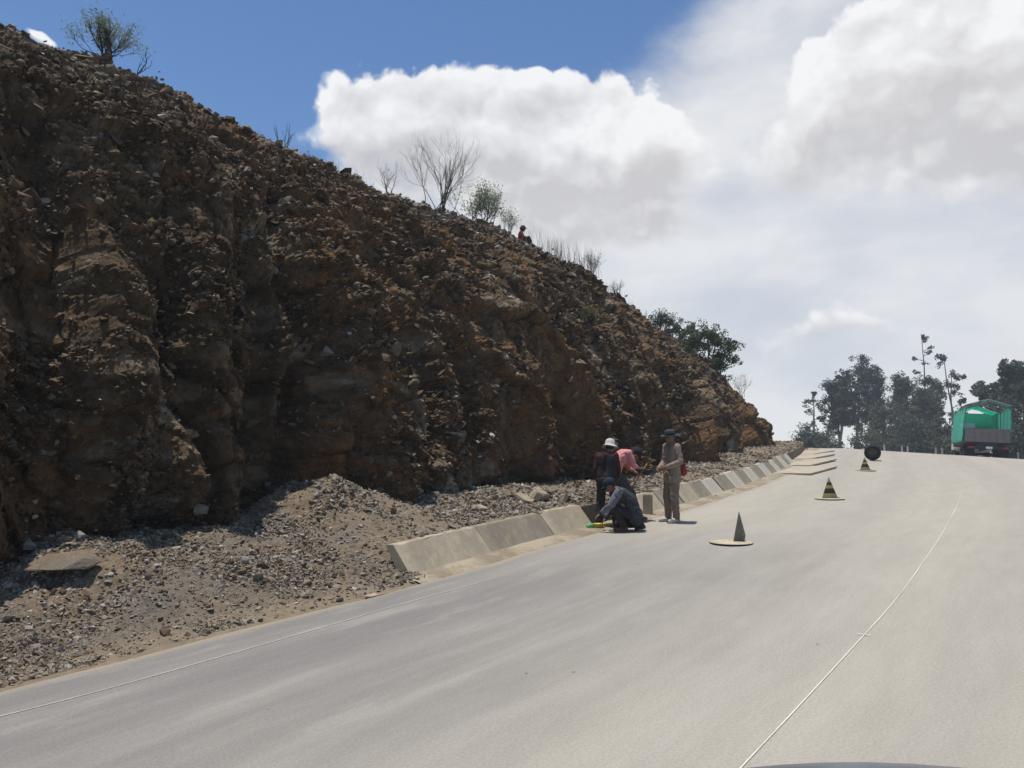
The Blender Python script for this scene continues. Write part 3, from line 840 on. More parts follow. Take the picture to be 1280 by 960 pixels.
tag(link('gutter', np_mesh('gutter', np.stack([xa, ya, za], 1), grid_faces(len(ap), len(wA)), True), m_apron), kind='structure')

m_conc_pale = mat('dusty cream concrete', lambda nt: conc(nt, (0.40, 0.355, 0.275), (0.31, 0.265, 0.20), (0.42, 0.35, 0.25)), 0.92, cb)
# flat cast slabs laid out across the verge at the bend
def lay_slab(u0, v0, u1, v1, wid, label):
    a = gp(u0, v0); b = gp(u1, v1); d_ = (b - a); L = d_.length; ang = math.atan2(d_.y, d_.x)
    slope = math.atan2(d_.z, math.hypot(d_.x, d_.y))
    mb = MB(); mb.box((0, 0, -0.002), (L, wid, 0.05), None, 0.008)
    o = mb.build('paving_slab', m_conc_pale); o.location = (a + b) / 2; o.rotation_euler = (0, -slope, ang)
    return tag(o, label, 'concrete slab', 'flat concrete slabs laid across the verge at the bend')
lay_slab(966, 592, 1004, 583, 2.2, 'nearest of the pale flat slabs laid across the verge at the bend')
lay_slab(974, 582, 1012, 574, 2.0, 'second pale flat slab on the verge at the bend, just past the nearest')
lay_slab(979, 574, 1015, 568, 1.9, 'third pale flat slab on the verge at the bend, counting from the near side')
lay_slab(982, 568, 1013, 563.5, 2.2, 'farthest of the pale flat slabs on the verge, right under the skyline')

# ------------------------------------------------------------------ single rocks
def rock(seed, size, flat, m, label, loc, rot=(0, 0, 0), name='boulder', cat='rock', rnd=.9):
    r = random.Random(seed); bm = bmesh.new()
    for k in range(18):
        v = Vector((r.gauss(0, 1), r.gauss(0, 1), r.gauss(0, 1))).normalized() * r.uniform(.8, 1.0)
        bm.verts.new((v.x * size[0], v.y * size[1], v.z * size[2]))
    bmesh.ops.convex_hull(bm, input=bm.verts)
    bmesh.ops.delete(bm, geom=[v for v in bm.verts if not v.link_faces], context='VERTS')
    bmesh.ops.dissolve_limit(bm, angle_limit=R(14), verts=bm.verts, edges=bm.edges)
    bmesh.ops.bevel(bm, geom=list(bm.edges), offset=min(size) * .06, segments=2, affect='EDGES')
    bmesh.ops.triangulate(bm, faces=bm.faces)
    bmesh.ops.subdivide_edges(bm, edges=bm.edges, cuts=2, use_grid_fill=True)
    for v in bm.verts:
        n = v.co * 9.0; f_ = 0.03 * (sin(n.x * 1.7 + seed) + sin(n.y * 2.3 + n.z)) * min(size)
        v.co += v.co.normalized() * (f_ + r.gauss(0, .012) * min(size))
    mb = MB().bm(bm); o = mb.build(name, m)
    vattr(o.data, 'rnd', np.full(len(o.data.vertices), rnd))
    o.location = loc; o.rotation_euler = rot
    return tag(o, label, cat, 'rocks lying on the spoil bank')
def on_bank(u, v, lift=0.0):
    p = pix_on(bank_P, u, v); return p + Vector((0, 0, lift))
m_boulder = mat('tan sandstone', lambda nt: mix(nt, noise(nt, tcoord(nt, 'Object'), 6.0, 5, 0.65), (0.22, 0.165, 0.11), (0.50, 0.42, 0.31)), 0.93,
                lambda nt: bump(nt, noise(nt, tcoord(nt, 'Object'), 18.0, 5, 0.7), 0.7, 0.03))
rock(3, (.23, .17, .17), 1, m_boulder, 'largest boulder on the bank, tan topped and dark sided, near the cliff foot', on_bank(676, 617, .06), (.2, .1, .5))
rock(8, (.23, .12, .11), 1, m_boulder, 'pale oblong boulder just left of the largest boulder', on_bank(656, 619, .04), (0, .35, -.4))
rock(11, (.16, .11, .09), 1, m_boulder, 'small tan boulder on the bank above the second kerb slab, far left of the pair', on_bank(601, 632, .03), (.2, .1, .1))
rock(21, (.19, .11, .10), 1, m_boulder, 'brown flat topped boulder right of the largest boulder', on_bank(707, 620, .04), (.1, .0, .3))
rock(14, (.09, .05, .07), 1, m_stone, 'small dark leaning stone at the far left edge of the kerbed bank', on_bank(492, 634, .03), (.4, .1, 1.3), rnd=.3)
rock(33, (.09, .07, .045), 1, m_boulder, 'small pale stone on the dirt verge in front of the near kerb end', on_bank(470, 742, .02), (.1, 0, .4))
# big flat shale plate over a hollow
p = on_bank(78, 712, .13)
pl_o = rock(41, (.44, .34, .085), 1, m_berm, 'large flat earthy rock plate jutting out over a dark hollow in the bank', p, (.16, -.10, .55), 'rock_plate')
vattr(pl_o.data, 'edge', np.full(len(pl_o.data.vertices), .1))

# ------------------------------------------------------------------ people
def capsule(bm_list, a, b, r1, r2, n=12):
    a, b = Vector(a), Vector(b); d_ = b - a; L = max(d_.length, 1e-5); z = d_.normalized()
    x = z.orthogonal().normalized(); y = z.cross(x); rings = []
    for k in range(1, 5): q = pi / 2 * (1 - k / 4); rings.append((-sin(q) * r1, cos(q) * r1, 0))
    for k in range(0, 4): q = pi / 2 * (k / 4); rings.append((L + sin(q) * r2, cos(q) * r2, 1))
    V = [a - z * r1]; F = []
    for (h, r, _) in rings:
        for k in range(n): t = 2 * pi * k / n; V.append(a + z * h + (x * cos(t) + y * sin(t)) * r)
    V.append(b + z * r2); m = len(rings)
    for k in range(n): F.append([0, 1 + (k + 1) % n, 1 + k])
    for i in range(m - 1):
        for k in range(n):
            F.append([1 + i * n + k, 1 + i * n + (k + 1) % n, 1 + (i + 1) * n + (k + 1) % n, 1 + (i + 1) * n + k])
    for k in range(n): F.append([1 + (m - 1) * n + k, 1 + (m - 1) * n + (k + 1) % n, len(V) - 1])
    bm_list.append(([tuple(v) for v in V], F))
def ellips(bm_list, c_, r, rot=None, n=14):
    V = []; F = []; m = n // 2 + 1
    for i in range(m + 1):
        p_ = pi * i / m
        for k in range(n):
            t = 2 * pi * k / n; v = Vector((sin(p_) * cos(t) * r[0], sin(p_) * sin(t) * r[1], cos(p_) * r[2]))
            if rot is not None: v = rot @ v
            V.append(tuple(v + Vector(c_)))
    for i in range(m):
        for k in range(n): F.append([i * n + k, (i + 1) * n + k, (i + 1) * n + (k + 1) % n, i * n + (k + 1) % n])
    bm_list.append((V, F))
def fuse(name, parts, voxel, m, parent=None, fold=0.0, sm=3, seed=0, scale=26):
    mb = MB()
    for V, F in parts: mb.add(V, F)
    o = mb.build(name, m)
    rm = o.modifiers.new('r', 'REMESH'); rm.mode = 'VOXEL'; rm.voxel_size = voxel
    s_ = o.modifiers.new('s', 'SMOOTH'); s_.iterations = sm; s_.factor = .6
    bpy.context.view_layer.update()
    dg = bpy.context.evaluated_depsgraph_get()
    me = bpy.data.meshes.new_from_object(o.evaluated_get(dg)); o.modifiers.clear(); old = o.data; o.data = me; bpy.data.meshes.remove(old)
    me.name = name
    n = len(me.vertices); co = np.empty(n * 3); me.vertices.foreach_get('co', co); co = co.reshape(-1, 3)
    if fold and n:
        nr = np.empty(n * 3); me.vertices.foreach_get('normal', nr); nr = nr.reshape(-1, 3)
        f_ = np.abs(fbm(co * np.array([1, 1, .55]) * scale * .4, 3, seed)) + .5 * fbm(co * scale, 2, seed + 3)
        co = co + nr * (f_[:, None] - .25) * fold; me.vertices.foreach_set('co', co.ravel())
    me.polygons.foreach_set('use_smooth', [True] * len(me.polygons)); me.update()
    if not me.materials:
        me.materials.append(m)
    if parent is not None: o.parent = parent
    return o
def cloth(name, c1, c2, rough=.95):
    return mat(name, lambda nt: mix(nt, noise(nt, tcoord(nt, 'Object'), 9.0, 5, 0.6), c1, c2), rough,
               lambda nt: bump(nt, noise(nt, tcoord(nt, 'Object'), 220.0, 2, 0.6), 0.3, 0.002), spec=.15)
m_skin = mat('weathered skin', lambda nt: mix(nt, noise(nt, tcoord(nt, 'Object'), 20.0, 3, 0.6), (0.17, 0.092, 0.058), (0.24, 0.135, 0.088)), 0.6)
m_hair = mat('black hair', (0.012, 0.010, 0.009), 0.6)
m_eye = mat('eye', (0.02, 0.015, 0.012), 0.3)
m_sole = mat('dusty shoe leather', (0.42, 0.39, 0.35), 0.85)
m_boot = mat('brown work shoe', (0.10, 0.055, 0.032), 0.8)
m_black = mat('black rubber', (0.016, 0.016, 0.017), 0.8)

def hand(parts, wrist, fwd, side, palmn, curl=.5, s=1.0):
    """palm plus five fingers. fwd: along the fingers, side: towards the thumb, palmn: out of the palm"""
    w = Vector(wrist); f = Vector(fwd).normalized(); t = Vector(side); t = (t - f * t.dot(f)).normalized(); n = Vector(palmn); n = (n - f * n.dot(f) - t * n.dot(t)).normalized()
    for k in (-1.2, -.4, .4, 1.2):
        capsule(parts, w + f * .015 * s + t * .012 * k * s, w + f * .085 * s + t * .020 * k * s, .014 * s, .0115 * s, 8)
    for k, L in zip((1.25, .42, -.42, -1.25), (.068, .078, .072, .056)):
        p_ = w + f * .088 * s + t * .0195 * k * s; d_ = f
        for q, fr_ in enumerate((.45, .32, .23)):
            a_ = curl * (.55 + .3 * q); d_ = (d_ * cos(a_) + n * sin(a_)).normalized() if q or curl else d_
            e = p_ + d_ * L * fr_ * s; capsule(parts, p_, e, (.0088 - .0008 * q) * s, (.0082 - .0008 * q) * s, 8); p_ = e
    b0 = w + f * .028 * s + t * .026 * s; b1 = b0 + (f * .6 + t * .75 + n * .25).normalized() * .040 * s; b2 = b1 + (f * .85 + t * .15 + n * .45).normalized() * .032 * s
    capsule(parts, b0, b1, .0125 * s, .0105 * s, 8); capsule(parts, b1, b2, .0100 * s, .0085 * s, 8)

def head(parts, c_, rot, s=1.0):
    c_ = Vector(c_); P = lambda x, y, z: c_ + rot @ (Vector((x, y, z)) * s)
    ellips(parts, P(0, -.012, .02), (.076 * s, .094 * s, .092 * s), rot)          # skull
    ellips(parts, P(0, .018, -.045), (.056 * s, .066 * s, .068 * s), rot)         # jaw
    ellips(parts, P(0, .060, -.090), (.026 * s, .022 * s, .020 * s), rot)         # chin
    capsule(parts, P(0, .078, .010), P(0, .104, -.024), .009 * s, .015 * s, 8)     # nose
    capsule(parts, P(-.022, .086, -.055), P(.022, .086, -.055), .0085 * s, .0085 * s, 8)   # lips
    capsule(parts, P(-.034, .078, .026), P(.034, .078, .026), .011 * s, .011 * s, 8)       # brow
    for k in (-1, 1):
        ellips(parts, P(.074 * k, -.005, -.005), (.011 * s, .022 * s, .032 * s), rot, 8)   # ears
        ellips(parts, P(.040 * k, .062, -.028), (.020 * s, .018 * s, .018 * s), rot, 8)    # cheeks

def eyes(c_, rot, parent, s=1.0):
    for k in (-1, 1):
        pr2 = []; ellips(pr2, Vector(c_) + rot @ (Vector((.030 * k, .080, .006)) * s), (.012 * s, .008 * s, .009 * s), rot, 8)
        mb = MB(); [mb.add(V, F) for V, F in pr2]; mb.build('eye', m_eye, parent, True)

def hat(kind, c_, rot, m, parent, s=1.0, band=None):
    c_ = Vector(c_)
    if kind == 'sun':      # domed crown and drooping brim
        pf = [(.155, -.030), (.162, -.026), (.135, .0), (.104, .018), (.100, .024), (.099, .06), (.092, .098), (.070, .128), (.038, .142), (.0, .146)]
    elif kind == 'brim':   # wide flat brim, creased crown
        pf = [(.168, .012), (.172, .018), (.140, .012), (.100, .020), (.097, .028), (.094, .075), (.086, .108), (.060, .118), (.03, .108), (.0, .102)]
    else:                  # knitted or soft cap
        pf = [(.098, .005), (.102, .02), (.100, .06), (.088, .095), (.062, .120), (.03, .130), (.0, .132)]
    n = 32; V = []; F = []
    for i, (r, z) in enumerate(pf):
        for k in range(n):
            t = 2 * pi * k / n; wv_ = 0.008 * sin(3 * t + 1) if i < 3 and kind != 'cap' else 0
            V.append(tuple(c_ + rot @ (Vector((r * cos(t) * .94, r * sin(t) * 1.08, z + wv_)) * s)))
    for i in range(len(pf) - 1):
        for k in range(n): F.append([i * n + k, i * n + (k + 1) % n, (i + 1) * n + (k + 1) % n, (i + 1) * n + k])
    mb = MB().add(V, F)
    if kind == 'cap':      # peak
        mb.box(c_ + rot @ (Vector((0, .12, .028)) * s), Vector((.13, .10, .010)) * s, rot, .004)
    o = mb.build('hat', m, parent, True)
    sd_ = o.modifiers.new('t', 'SOLIDIFY'); sd_.thickness = .004
    if band is not None:
        mb = MB(); V = []; F = []
        for i, (r, z) in enumerate(((.103, .022), (.1035, .045))):
            for k in range(n):
                t = 2 * pi * k / n; V.append(tuple(c_ + rot @ (Vector((r * cos(t) * .94, r * sin(t) * 1.08, z)) * s)))
        for k in range(n): F.append([k, (k + 1) % n, n + (k + 1) % n, n + k])
        mb.add(V, F).build('hat_band', band, o, True)
    return o

def limb(parts, pts, rads):
    for i in range(len(pts) - 1): capsule(parts, pts[i], pts[i + 1], rads[i], rads[i + 1])

def person(J, loc, rz, label, shirt, trousers, shoe, hatspec, hands, group=None, sleeve=1.0, vest=None, headrot=(0, 0, 0), s=1.0, jacket_len=.0, puffy=1.0):
    """J: joint name -> point in metres, +y is the way the person faces; one continuous body, clothes as children"""
    g = {k: Vector(v) for k, v in J.items()}
    root = empty('person', loc, rz); root.scale = (s, s, s)
    hr = Matrix.Rotation(headrot[2], 3, 'Z') @ Matrix.Rotation(headrot[0], 3, 'X') @ Matrix.Rotation(headrot[1], 3, 'Y')
    B = []
    head(B, g['head'], hr)
    capsule(B, g['neck'], g['head'] + hr @ Vector((0, -.01, -.05)), .055, .052)
    sh = (g['shL'] + g['shR']) / 2; hp = (g['hipL'] + g['hipR']) / 2
    ax = (sh - hp).normalized(); lat = (g['shR'] - g['shL']).normalized(); fw = lat.cross(ax) * -1
    capsule(B, sh, g['neck'], .07, .058)
    mid = hp.lerp(sh, .45)
    if 'mid' in g: mid = g['mid']
    for k in (-1, 1):
        limb(B, [hp + lat * .075 * k, mid + lat * .07 * k, sh + lat * .09 * k - ax * .06], [.090, .076, .088])
    for sd2 in ('L', 'R'):
        limb(B, [g['sh' + sd2], g['el' + sd2], g['wr' + sd2]], [.050, .038, .026])
        limb(B, [g['hip' + sd2], g['kn' + sd2], g['an' + sd2]], [.078, .052, .036])
        ft = g['toe' + sd2]; limb(B, [g['an' + sd2], g['an' + sd2].lerp(ft, .5) + Vector((0, 0, -.02)), ft], [.036, .034, .028])
        f_, t_, n_2, cu = hands[sd2]; hand(B, g['wr' + sd2], f_, t_, n_2, cu)
    body = fuse('body', B, .0085, m_skin, root, sm=2)
    tag(body)
    # shirt or jacket
    A = []
    P_ = puffy
    for k in (-1, 1):
        limb(A, [hp + lat * .08 * k - ax * jacket_len, mid + lat * .078 * k, sh + lat * .095 * k - ax * .05], [.118 * P_, .108 * P_, .112 * P_])
    capsule(A, g['shL'], g['shR'], .068 * P_, .068 * P_); capsule(A, sh, g['neck'] - ax * .01, .085, .062)
    for sd2 in ('L', 'R'):
        e = g['el' + sd2].lerp(g['wr' + sd2], min(1, max(0, (sleeve - .5) * 2)) * .93) if sleeve > .5 else g['sh' + sd2].lerp(g['el' + sd2], sleeve * 2)
        if sleeve > .5: limb(A, [g['sh' + sd2], g['el' + sd2], e], [.070 * P_, .056 * P_, .044 * P_])
        else: limb(A, [g['sh' + sd2], e], [.070, .060])
    sh_o = fuse('jacket' if jacket_len > .05 else 'shirt', A, .011, shirt, root, fold=.016, sm=2, seed=int(loc[0] * 10) + 3)
    T = []
    capsule(T, hp - lat * .07, hp + lat * .07, .122, .122); capsule(T, hp - lat * .06 + ax * .07, hp + lat * .06 + ax * .07, .108, .108)
    for sd2 in ('L', 'R'):
        k_ = g['kn' + sd2]; a2 = g['an' + sd2]
        limb(T, [g['hip' + sd2], k_, k_.lerp(a2, .6), k_.lerp(a2, .96)], [.100, .080, .068, .066])
    fuse('trousers', T, .011, trousers, root, fold=.018, sm=2, seed=int(loc[1] * 10) + 7)
    for sd2 in ('L', 'R'):
        S_2 = []; a2 = g['an' + sd2]; ft = g['toe' + sd2]; dr = (ft - a2); dr.z = 0; dr.normalize()
        if (ft - a2).length < 1e-4: dr = Vector((0, 1, 0))
        limb(S_2, [a2 - dr * .035 - Vector((0, 0, .035)), a2 + dr * .06 - Vector((0, 0, .040)), ft], [.040, .042, .034]); capsule(S_2, a2, a2 - Vector((0, 0, .04)), .046, .042)
        fuse('shoe', S_2, .010, shoe, root, sm=2)
    if hatspec: hat(hatspec[0], g['head'] + hr @ Vector((0, -.012, .025)), hr, hatspec[1], root, band=hatspec[2] if len(hatspec) > 2 else None)
    Hh = []; ellips(Hh, g['head'] + hr @ Vector((0, -.026, .022)), (.081, .090, .088), hr); fuse('hair', Hh, .012, m_hair, root, sm=1)
    eyes(g['head'], hr, root)
    if vest is not None:
        Vv = []
        for k in (-1, 1):
            limb(Vv, [hp + lat * .082 * k - ax * (jacket_len - .08), mid + lat * .080 * k, sh + lat * .088 * k - ax * .06], [.126 * P_, .116 * P_, .120 * P_])
        for k in (-1, 1): capsule(Vv, sh + lat * .09 * k - ax * .07, sh + lat * .07 * k, .10, .075)
        fuse('vest', Vv, .012, vest, root, fold=.012, sm=3, seed=5)
    return tag(root, label, 'person', group)

WG = 'road workers at the kerb'
# measure: pixel -> plan point
def local(loc, rz):
    M_ = Matrix.Rotation(-rz, 3, 'Z'); return lambda w: M_ @ (Vector(w) - Vector(loc))
# worker standing on the right: tan overalls, dark brimmed hat
p4 = gp(841, 653); p4.z += .0
J4 = dict(head=(0, .035, 1.515), neck=(0, 0, 1.40), shL=(-.175, 0, 1.345), shR=(.175, 0, 1.345), elL=(-.245, -.02, 1.08), elR=(.25, .0, 1.07), wrL=(-.12, .20, .98), wrR=(.10, .23, .93),
          hipL=(-.085, 0, .86), hipR=(.085, 0, .86), knL=(-.10, .02, .47), knR=(.11, .03, .47), anL=(-.11, -.01, .085), anR=(.13, .01, .085), toeL=(-.13, .15, .035), toeR=(.15, .17, .035))
m_tan = cloth('tan overall cloth', (0.20, 0.155, 0.115), (0.28, 0.22, 0.17)); m_tan2 = cloth('dusty brown overall cloth', (0.16, 0.12, 0.088), (0.22, 0.168, 0.125))
m_hatd = cloth('blue grey felt', (0.035, 0.040, 0.050), (0.07, 0.08, 0.095)); m_red = cloth('red cloth', (0.16, 0.025, 0.024), (0.27, 0.045, 0.042))
m_redd = cloth('dark red cloth', (0.10, 0.02, 0.018), (0.16, 0.035, 0.03))
w4 = person(J4, p4, R(112), 'worker in tan overalls and dark wide brimmed hat standing right of the kneeling group', m_tan, m_tan2, m_sole, ('brim', m_hatd, m_black),
            dict(L=((.6, .5, -.3), (.2, .3, 1), (0, -1, 0), .5), R=((-.6, .5, -.2), (-.2, .3, 1), (0, -1, 0), .5)), WG, jacket_len=.10, headrot=(-.12, 0, .25), s=.96)
# red bag at his hip
Bg = []; capsule(Bg, (0, 0, .08), (0, .02, .24), .08, .06); ellips(Bg, (0, 0, .07), (.09, .06, .09))
bag = fuse('shoulder_bag', Bg, .012, m_red, None, fold=.03, sm=2, seed=8)
bag.location = p4 + Vector((.185, .05, .80)); bag.rotation_euler = (0, 0, R(20))
Sb = MB(); Sb.tube([(0, 0, .30), (-.03, .03, .42), (-.08, .02, .54)], .012, 6); Sb.build('strap', m_redd, bag, True)
tag(bag, 'red cloth bag hanging at the hip of the worker in tan overalls', 'bag')

# worker with white sun hat, seen from behind, leaning a little
p1 = gp(759, 659) + Vector((0, 0, .0))
J1 = dict(head=(.03, .14, 1.44), neck=(.01, .06, 1.35), shL=(-.165, .03, 1.30), shR=(.165, .03, 1.30), elL=(-.215, .0, 1.03), elR=(.20, .10, 1.04), wrL=(-.20, .10, .80), wrR=(.15, .24, .88), mid=(0, .02, 1.06),
          hipL=(-.09, 0, .84), hipR=(.09, 0, .84), knL=(-.13, .05, .46), knR=(.13, .10, .46), anL=(-.15, -.02, .085), anR=(.16, .02, .085), toeL=(-.17, .13, .035), toeR=(.18, .17, .035))
m_white = cloth('white cotton', (0.42, 0.405, 0.38), (0.55, 0.53, 0.50)); m_charc = cloth('charcoal cloth', (0.016, 0.016, 0.018), (0.036, 0.034, 0.036)); m_maroon = cloth('maroon cloth', (0.045, 0.015, 0.014), (0.085, 0.03, 0.028))
m_darktr = cloth('dusty black denim', (0.014, 0.014, 0.016), (0.05, 0.045, 0.040)); m_navy = cloth('navy cloth', (0.012, 0.016, 0.028), (0.03, 0.036, 0.052))
w1 = person(J1, p1, R(-22), 'worker in white sun hat and dark vest standing behind the crouching workers', m_maroon, m_darktr, m_boot, ('sun', m_white),
            dict(L=((0, .2, -1), (0, 1, 0), (1, 0, 0), .5), R=((-.3, .6, -.6), (-.3, .5, .6), (-.5, -.5, 0), .7)), WG, vest=m_charc, headrot=(-.25, 0, .05), s=.915, puffy=.86)

# crouching worker in front, in profile facing left
p2 = gp(787, 664)
J2 = dict(head=(0, .335, .795), neck=(0, .235, .74), shL=(-.17, .175, .70), shR=(.17, .175, .70), elL=(-.21, .33, .47), elR=(.20, .28, .43), wrL=(-.13, .50, .32), wrR=(.12, .42, .22), mid=(0, -.01, .55),
          hipL=(-.09, -.10, .27), hipR=(.09, -.10, .27), knL=(-.15, .28, .42), knR=(.15, .20, .12), anL=(-.13, .10, .085), anR=(.13, -.22, .10), toeL=(-.14, .26, .035), toeR=(.13, -.12, .03))
m_blue = cloth('slate blue work jacket cloth', (0.024, 0.026, 0.031), (0.055, 0.058, 0.066)); m_greyb = cloth('grey blue shoulder cloth', (0.10, 0.11, 0.13), (0.17, 0.18, 0.20))
w2 = person(J2, p2, R(83), 'crouching worker in slate blue jacket and cap with one knee on the asphalt', m_blue, m_darktr, m_boot, ('cap', m_navy),
            dict(L=((0, .8, -.6), (1, 0, .2), (0, -.5, -.8), .4), R=((0, .6, -.8), (-1, 0, .2), (0, -.6, -.6), .6)), WG, jacket_len=.06, puffy=1.12, headrot=(-.65, 0, .1), s=.90)
# grey sleeve and shoulder panels
Pn_ = []
for sd2, kx in (('L', -1), ('R', 1)):
    g0 = {k_: Vector(v_) for k_, v_ in J2.items()}
    limb(Pn_, [g0['sh' + sd2], g0['el' + sd2], g0['el' + sd2].lerp(g0['wr' + sd2], .8)], [.083, .068, .055])
fuse('sleeves', Pn_, .011, m_greyb, w2, fold=.016, sm=2, seed=4)

# worker in pink shirt bending over, in profile facing right
p3 = gp(793, 655) ; x3, y3 = off(s_of(793, 655) + .20, 0.24); p3 = Vector((x3, y3, float(z_road(x3, y3)) + .02))
J3 = dict(head=(.0, .24, 1.13), neck=(0, .15, 1.18), shL=(-.17, .08, 1.165), shR=(.17, .08, 1.165), elL=(-.20, .20, .93), elR=(.19, .16, .96), wrL=(-.08, .32, .80), wrR=(.10, .30, .90), mid=(0, -.08, 1.03),
          hipL=(-.09, -.16, .83), hipR=(.09, -.16, .83), knL=(-.13, .02, .46), knR=(.13, .14, .45), anL=(-.14, -.10, .085), anR=(.15, .22, .085), toeL=(-.15, .06, .035), toeR=(.16, .38, .035))
m_pink = cloth('faded pink cotton', (0.50, 0.19, 0.19), (0.66, 0.29, 0.28)); m_green = cloth('dark green grey denim', (0.035, 0.042, 0.040), (0.075, 0.082, 0.076))
w3 = person(J3, p3, R(-80), 'worker in pink shirt bending over the kerb with a tool in hand', m_pink, m_green, m_boot, ('cap', m_charc),
            dict(L=((0, .9, -.2), (1, 0, .3), (0, 0, -1), 1.1), R=((0, .9, .1), (-1, 0, .3), (0, 0, -1), 1.1)), WG, headrot=(-.95, 0, 0), sleeve=.72)
# the tool he holds: a short handled pick bar
hp_ = Matrix.Rotation(R(-80), 3, 'Z') @ Vector((.08, .38, .89)) + p3
ax_ = Vector((.50, -.10, .80)).normalized()
tb = MB(); tb.tube([hp_ - ax_ * .44, hp_ - ax_ * .1, hp_ + ax_ * .12], [.009, .010, .010], 8)
m_wood = mat('worn wood', lambda nt: mix(nt, noise(nt, vmul(nt, tcoord(nt, 'Object'), (3, 3, 30)), 2.0, 4, 0.6), (0.20, 0.13, 0.07), (0.33, 0.23, 0.14)), 0.8)
m_steel = mat('dull steel', (0.10, 0.095, 0.09), 0.5, metal=.8)
tool = empty('hand_pick', tuple(hp_)); hnd = tb.build('handle', m_wood, tool, True); hnd.matrix_parent_inverse = Matrix.Translation(-hp_)
th_ = MB(); q_ = -ax_ * .44; sdv = Vector((.85, .1, -.5)).normalized()
th_.tube([q_ + sdv * .12 - ax_ * .03, q_ + sdv * .04, q_, q_ - sdv * .05, q_ - sdv * .13 - ax_ * .03], [.004, .014, .019, .014, .006], 8)
th_.build('pick_head', m_steel, tool)
tag(tool, 'wooden handled pick held by the worker in the pink shirt', 'pick')

# seated figure on the crest
def crest_point(u):
    """top of the hill seen at pixel column u"""
    A = cliff_P[:, nb:nb + NR + 8]; U, V = proj(A[..., 0], A[..., 1], A[..., 2]); mk = (np.abs(U - u) < 3) & (A[..., 1] > 3)
    V = np.where(mk, V, 9e9); k = np.argmin(V); return Vector(A.reshape(-1, 3)[k])
p5 = crest_point(655) + Vector((0, .10, -.12))
J5 = dict(head=(0, .05, .72), neck=(0, 0, .60), shL=(-.16, -.02, .54), shR=(.16, -.02, .54), elL=(-.22, .10, .32), elR=(.22, .10, .32), wrL=(-.10, .32, .30), wrR=(.10, .32, .30), mid=(0, -.06, .32),
          hipL=(-.09, -.06, .12), hipR=(.09, -.06, .12), knL=(-.12, .27, .33), knR=(.12, .30, .30), anL=(-.12, .36, .0), anR=(.12, .42, .0), toeL=(-.12, .50, -.05), toeR=(.12, .55, -.05))
w5 = person(J5, p5, R(-95), 'small seated person in red top and black hat on the crest of the cutting', m_red, m_charc, m_black, ('cap', m_black),
            dict(L=((0, .8, -.5), (1, 0, .2), (0, -.5, -.8), .5), R=((0, .8, -.5), (-1, 0, .2), (0, -.5, -.8), .5)), None, jacket_len=0.0, headrot=(-.2, 0, 0), s=.80)
Hh = []; ellips(Hh, (0, .035, .735), (.125, .125, .12)); fuse('hair', Hh, .014, m_hair, w5, fold=.02, sm=1)

# ------------------------------------------------------------------ tools by the kerb
m_yel = mat('yellow plastic', (0.52, 0.38, 0.05), 0.6, spec=.3); m_grn = mat('green plastic bag', lambda nt: mix(nt, noise(nt, tcoord(nt, 'Object'), 14.0, 3, .6), (0.05, 0.26, 0.10), (0.12, 0.42, 0.20)), 0.4)
def put_local(o, loc, rz): o.location = loc; o.rotation_euler = (0, 0, rz); return o
pg = gp(739, 661); G_ = []; ellips(G_, (0, 0, .04), (.085, .06, .05)); ellips(G_, (.06, .02, .03), (.05, .05, .035))
o = fuse('plastic_bag', G_, .010, m_grn, None, fold=.03, sm=1, seed=12, scale=60); put_local(o, pg + Vector((0, 0, -.005)), .3); tag(o, 'crumpled green plastic bag at the end of the third kerb slab', 'bag')
lv = empty('spirit_level', tuple(gp(765, 659) + Vector((0, 0, .005))), R(18))
mb = MB(); mb.box((0, 0, .03), (.42, .025, .006)); mb.box((0, 0, .057), (.42, .025, .006)); mb.box((0, 0, .0435), (.42, .010, .021)); mb.build('beam', m_yel, lv)
for k_ in (-.12, .12):
    mb = MB(); mb.tube([(k_ - .02, -.016, .044), (k_ + .02, -.016, .044)], .007, 8); mb.build('vial', m_grn, lv)
for k_ in (-.212, .212):
    mb = MB(); mb.box((k_, 0, .0435), (.008, .028, .036), None, .002); mb.build('end_cap', m_black, lv)
tag(lv, 'yellow spirit level lying at the feet of the workers', 'spirit level')
cn = empty('mortar_tub', tuple(gp(746, 661) + Vector((.03, .03, 0))), 0)
mb = MB(); mb.lathe([(.055, 0), (.075, .0), (.095, .08), (.100, .082), (.094, .084), (.072, .012), (.0, .010)], 20, close=False); mb.build('tub', m_yel, cn, True)
mb = MB(); mb.lathe([(.088, .055), (.05, .064), (.0, .068)], 20, close=False); mb.build('mortar', m_conc_dark, cn, True)
tag(cn, 'small yellow mortar tub between the green bag and the spirit level', 'tub')

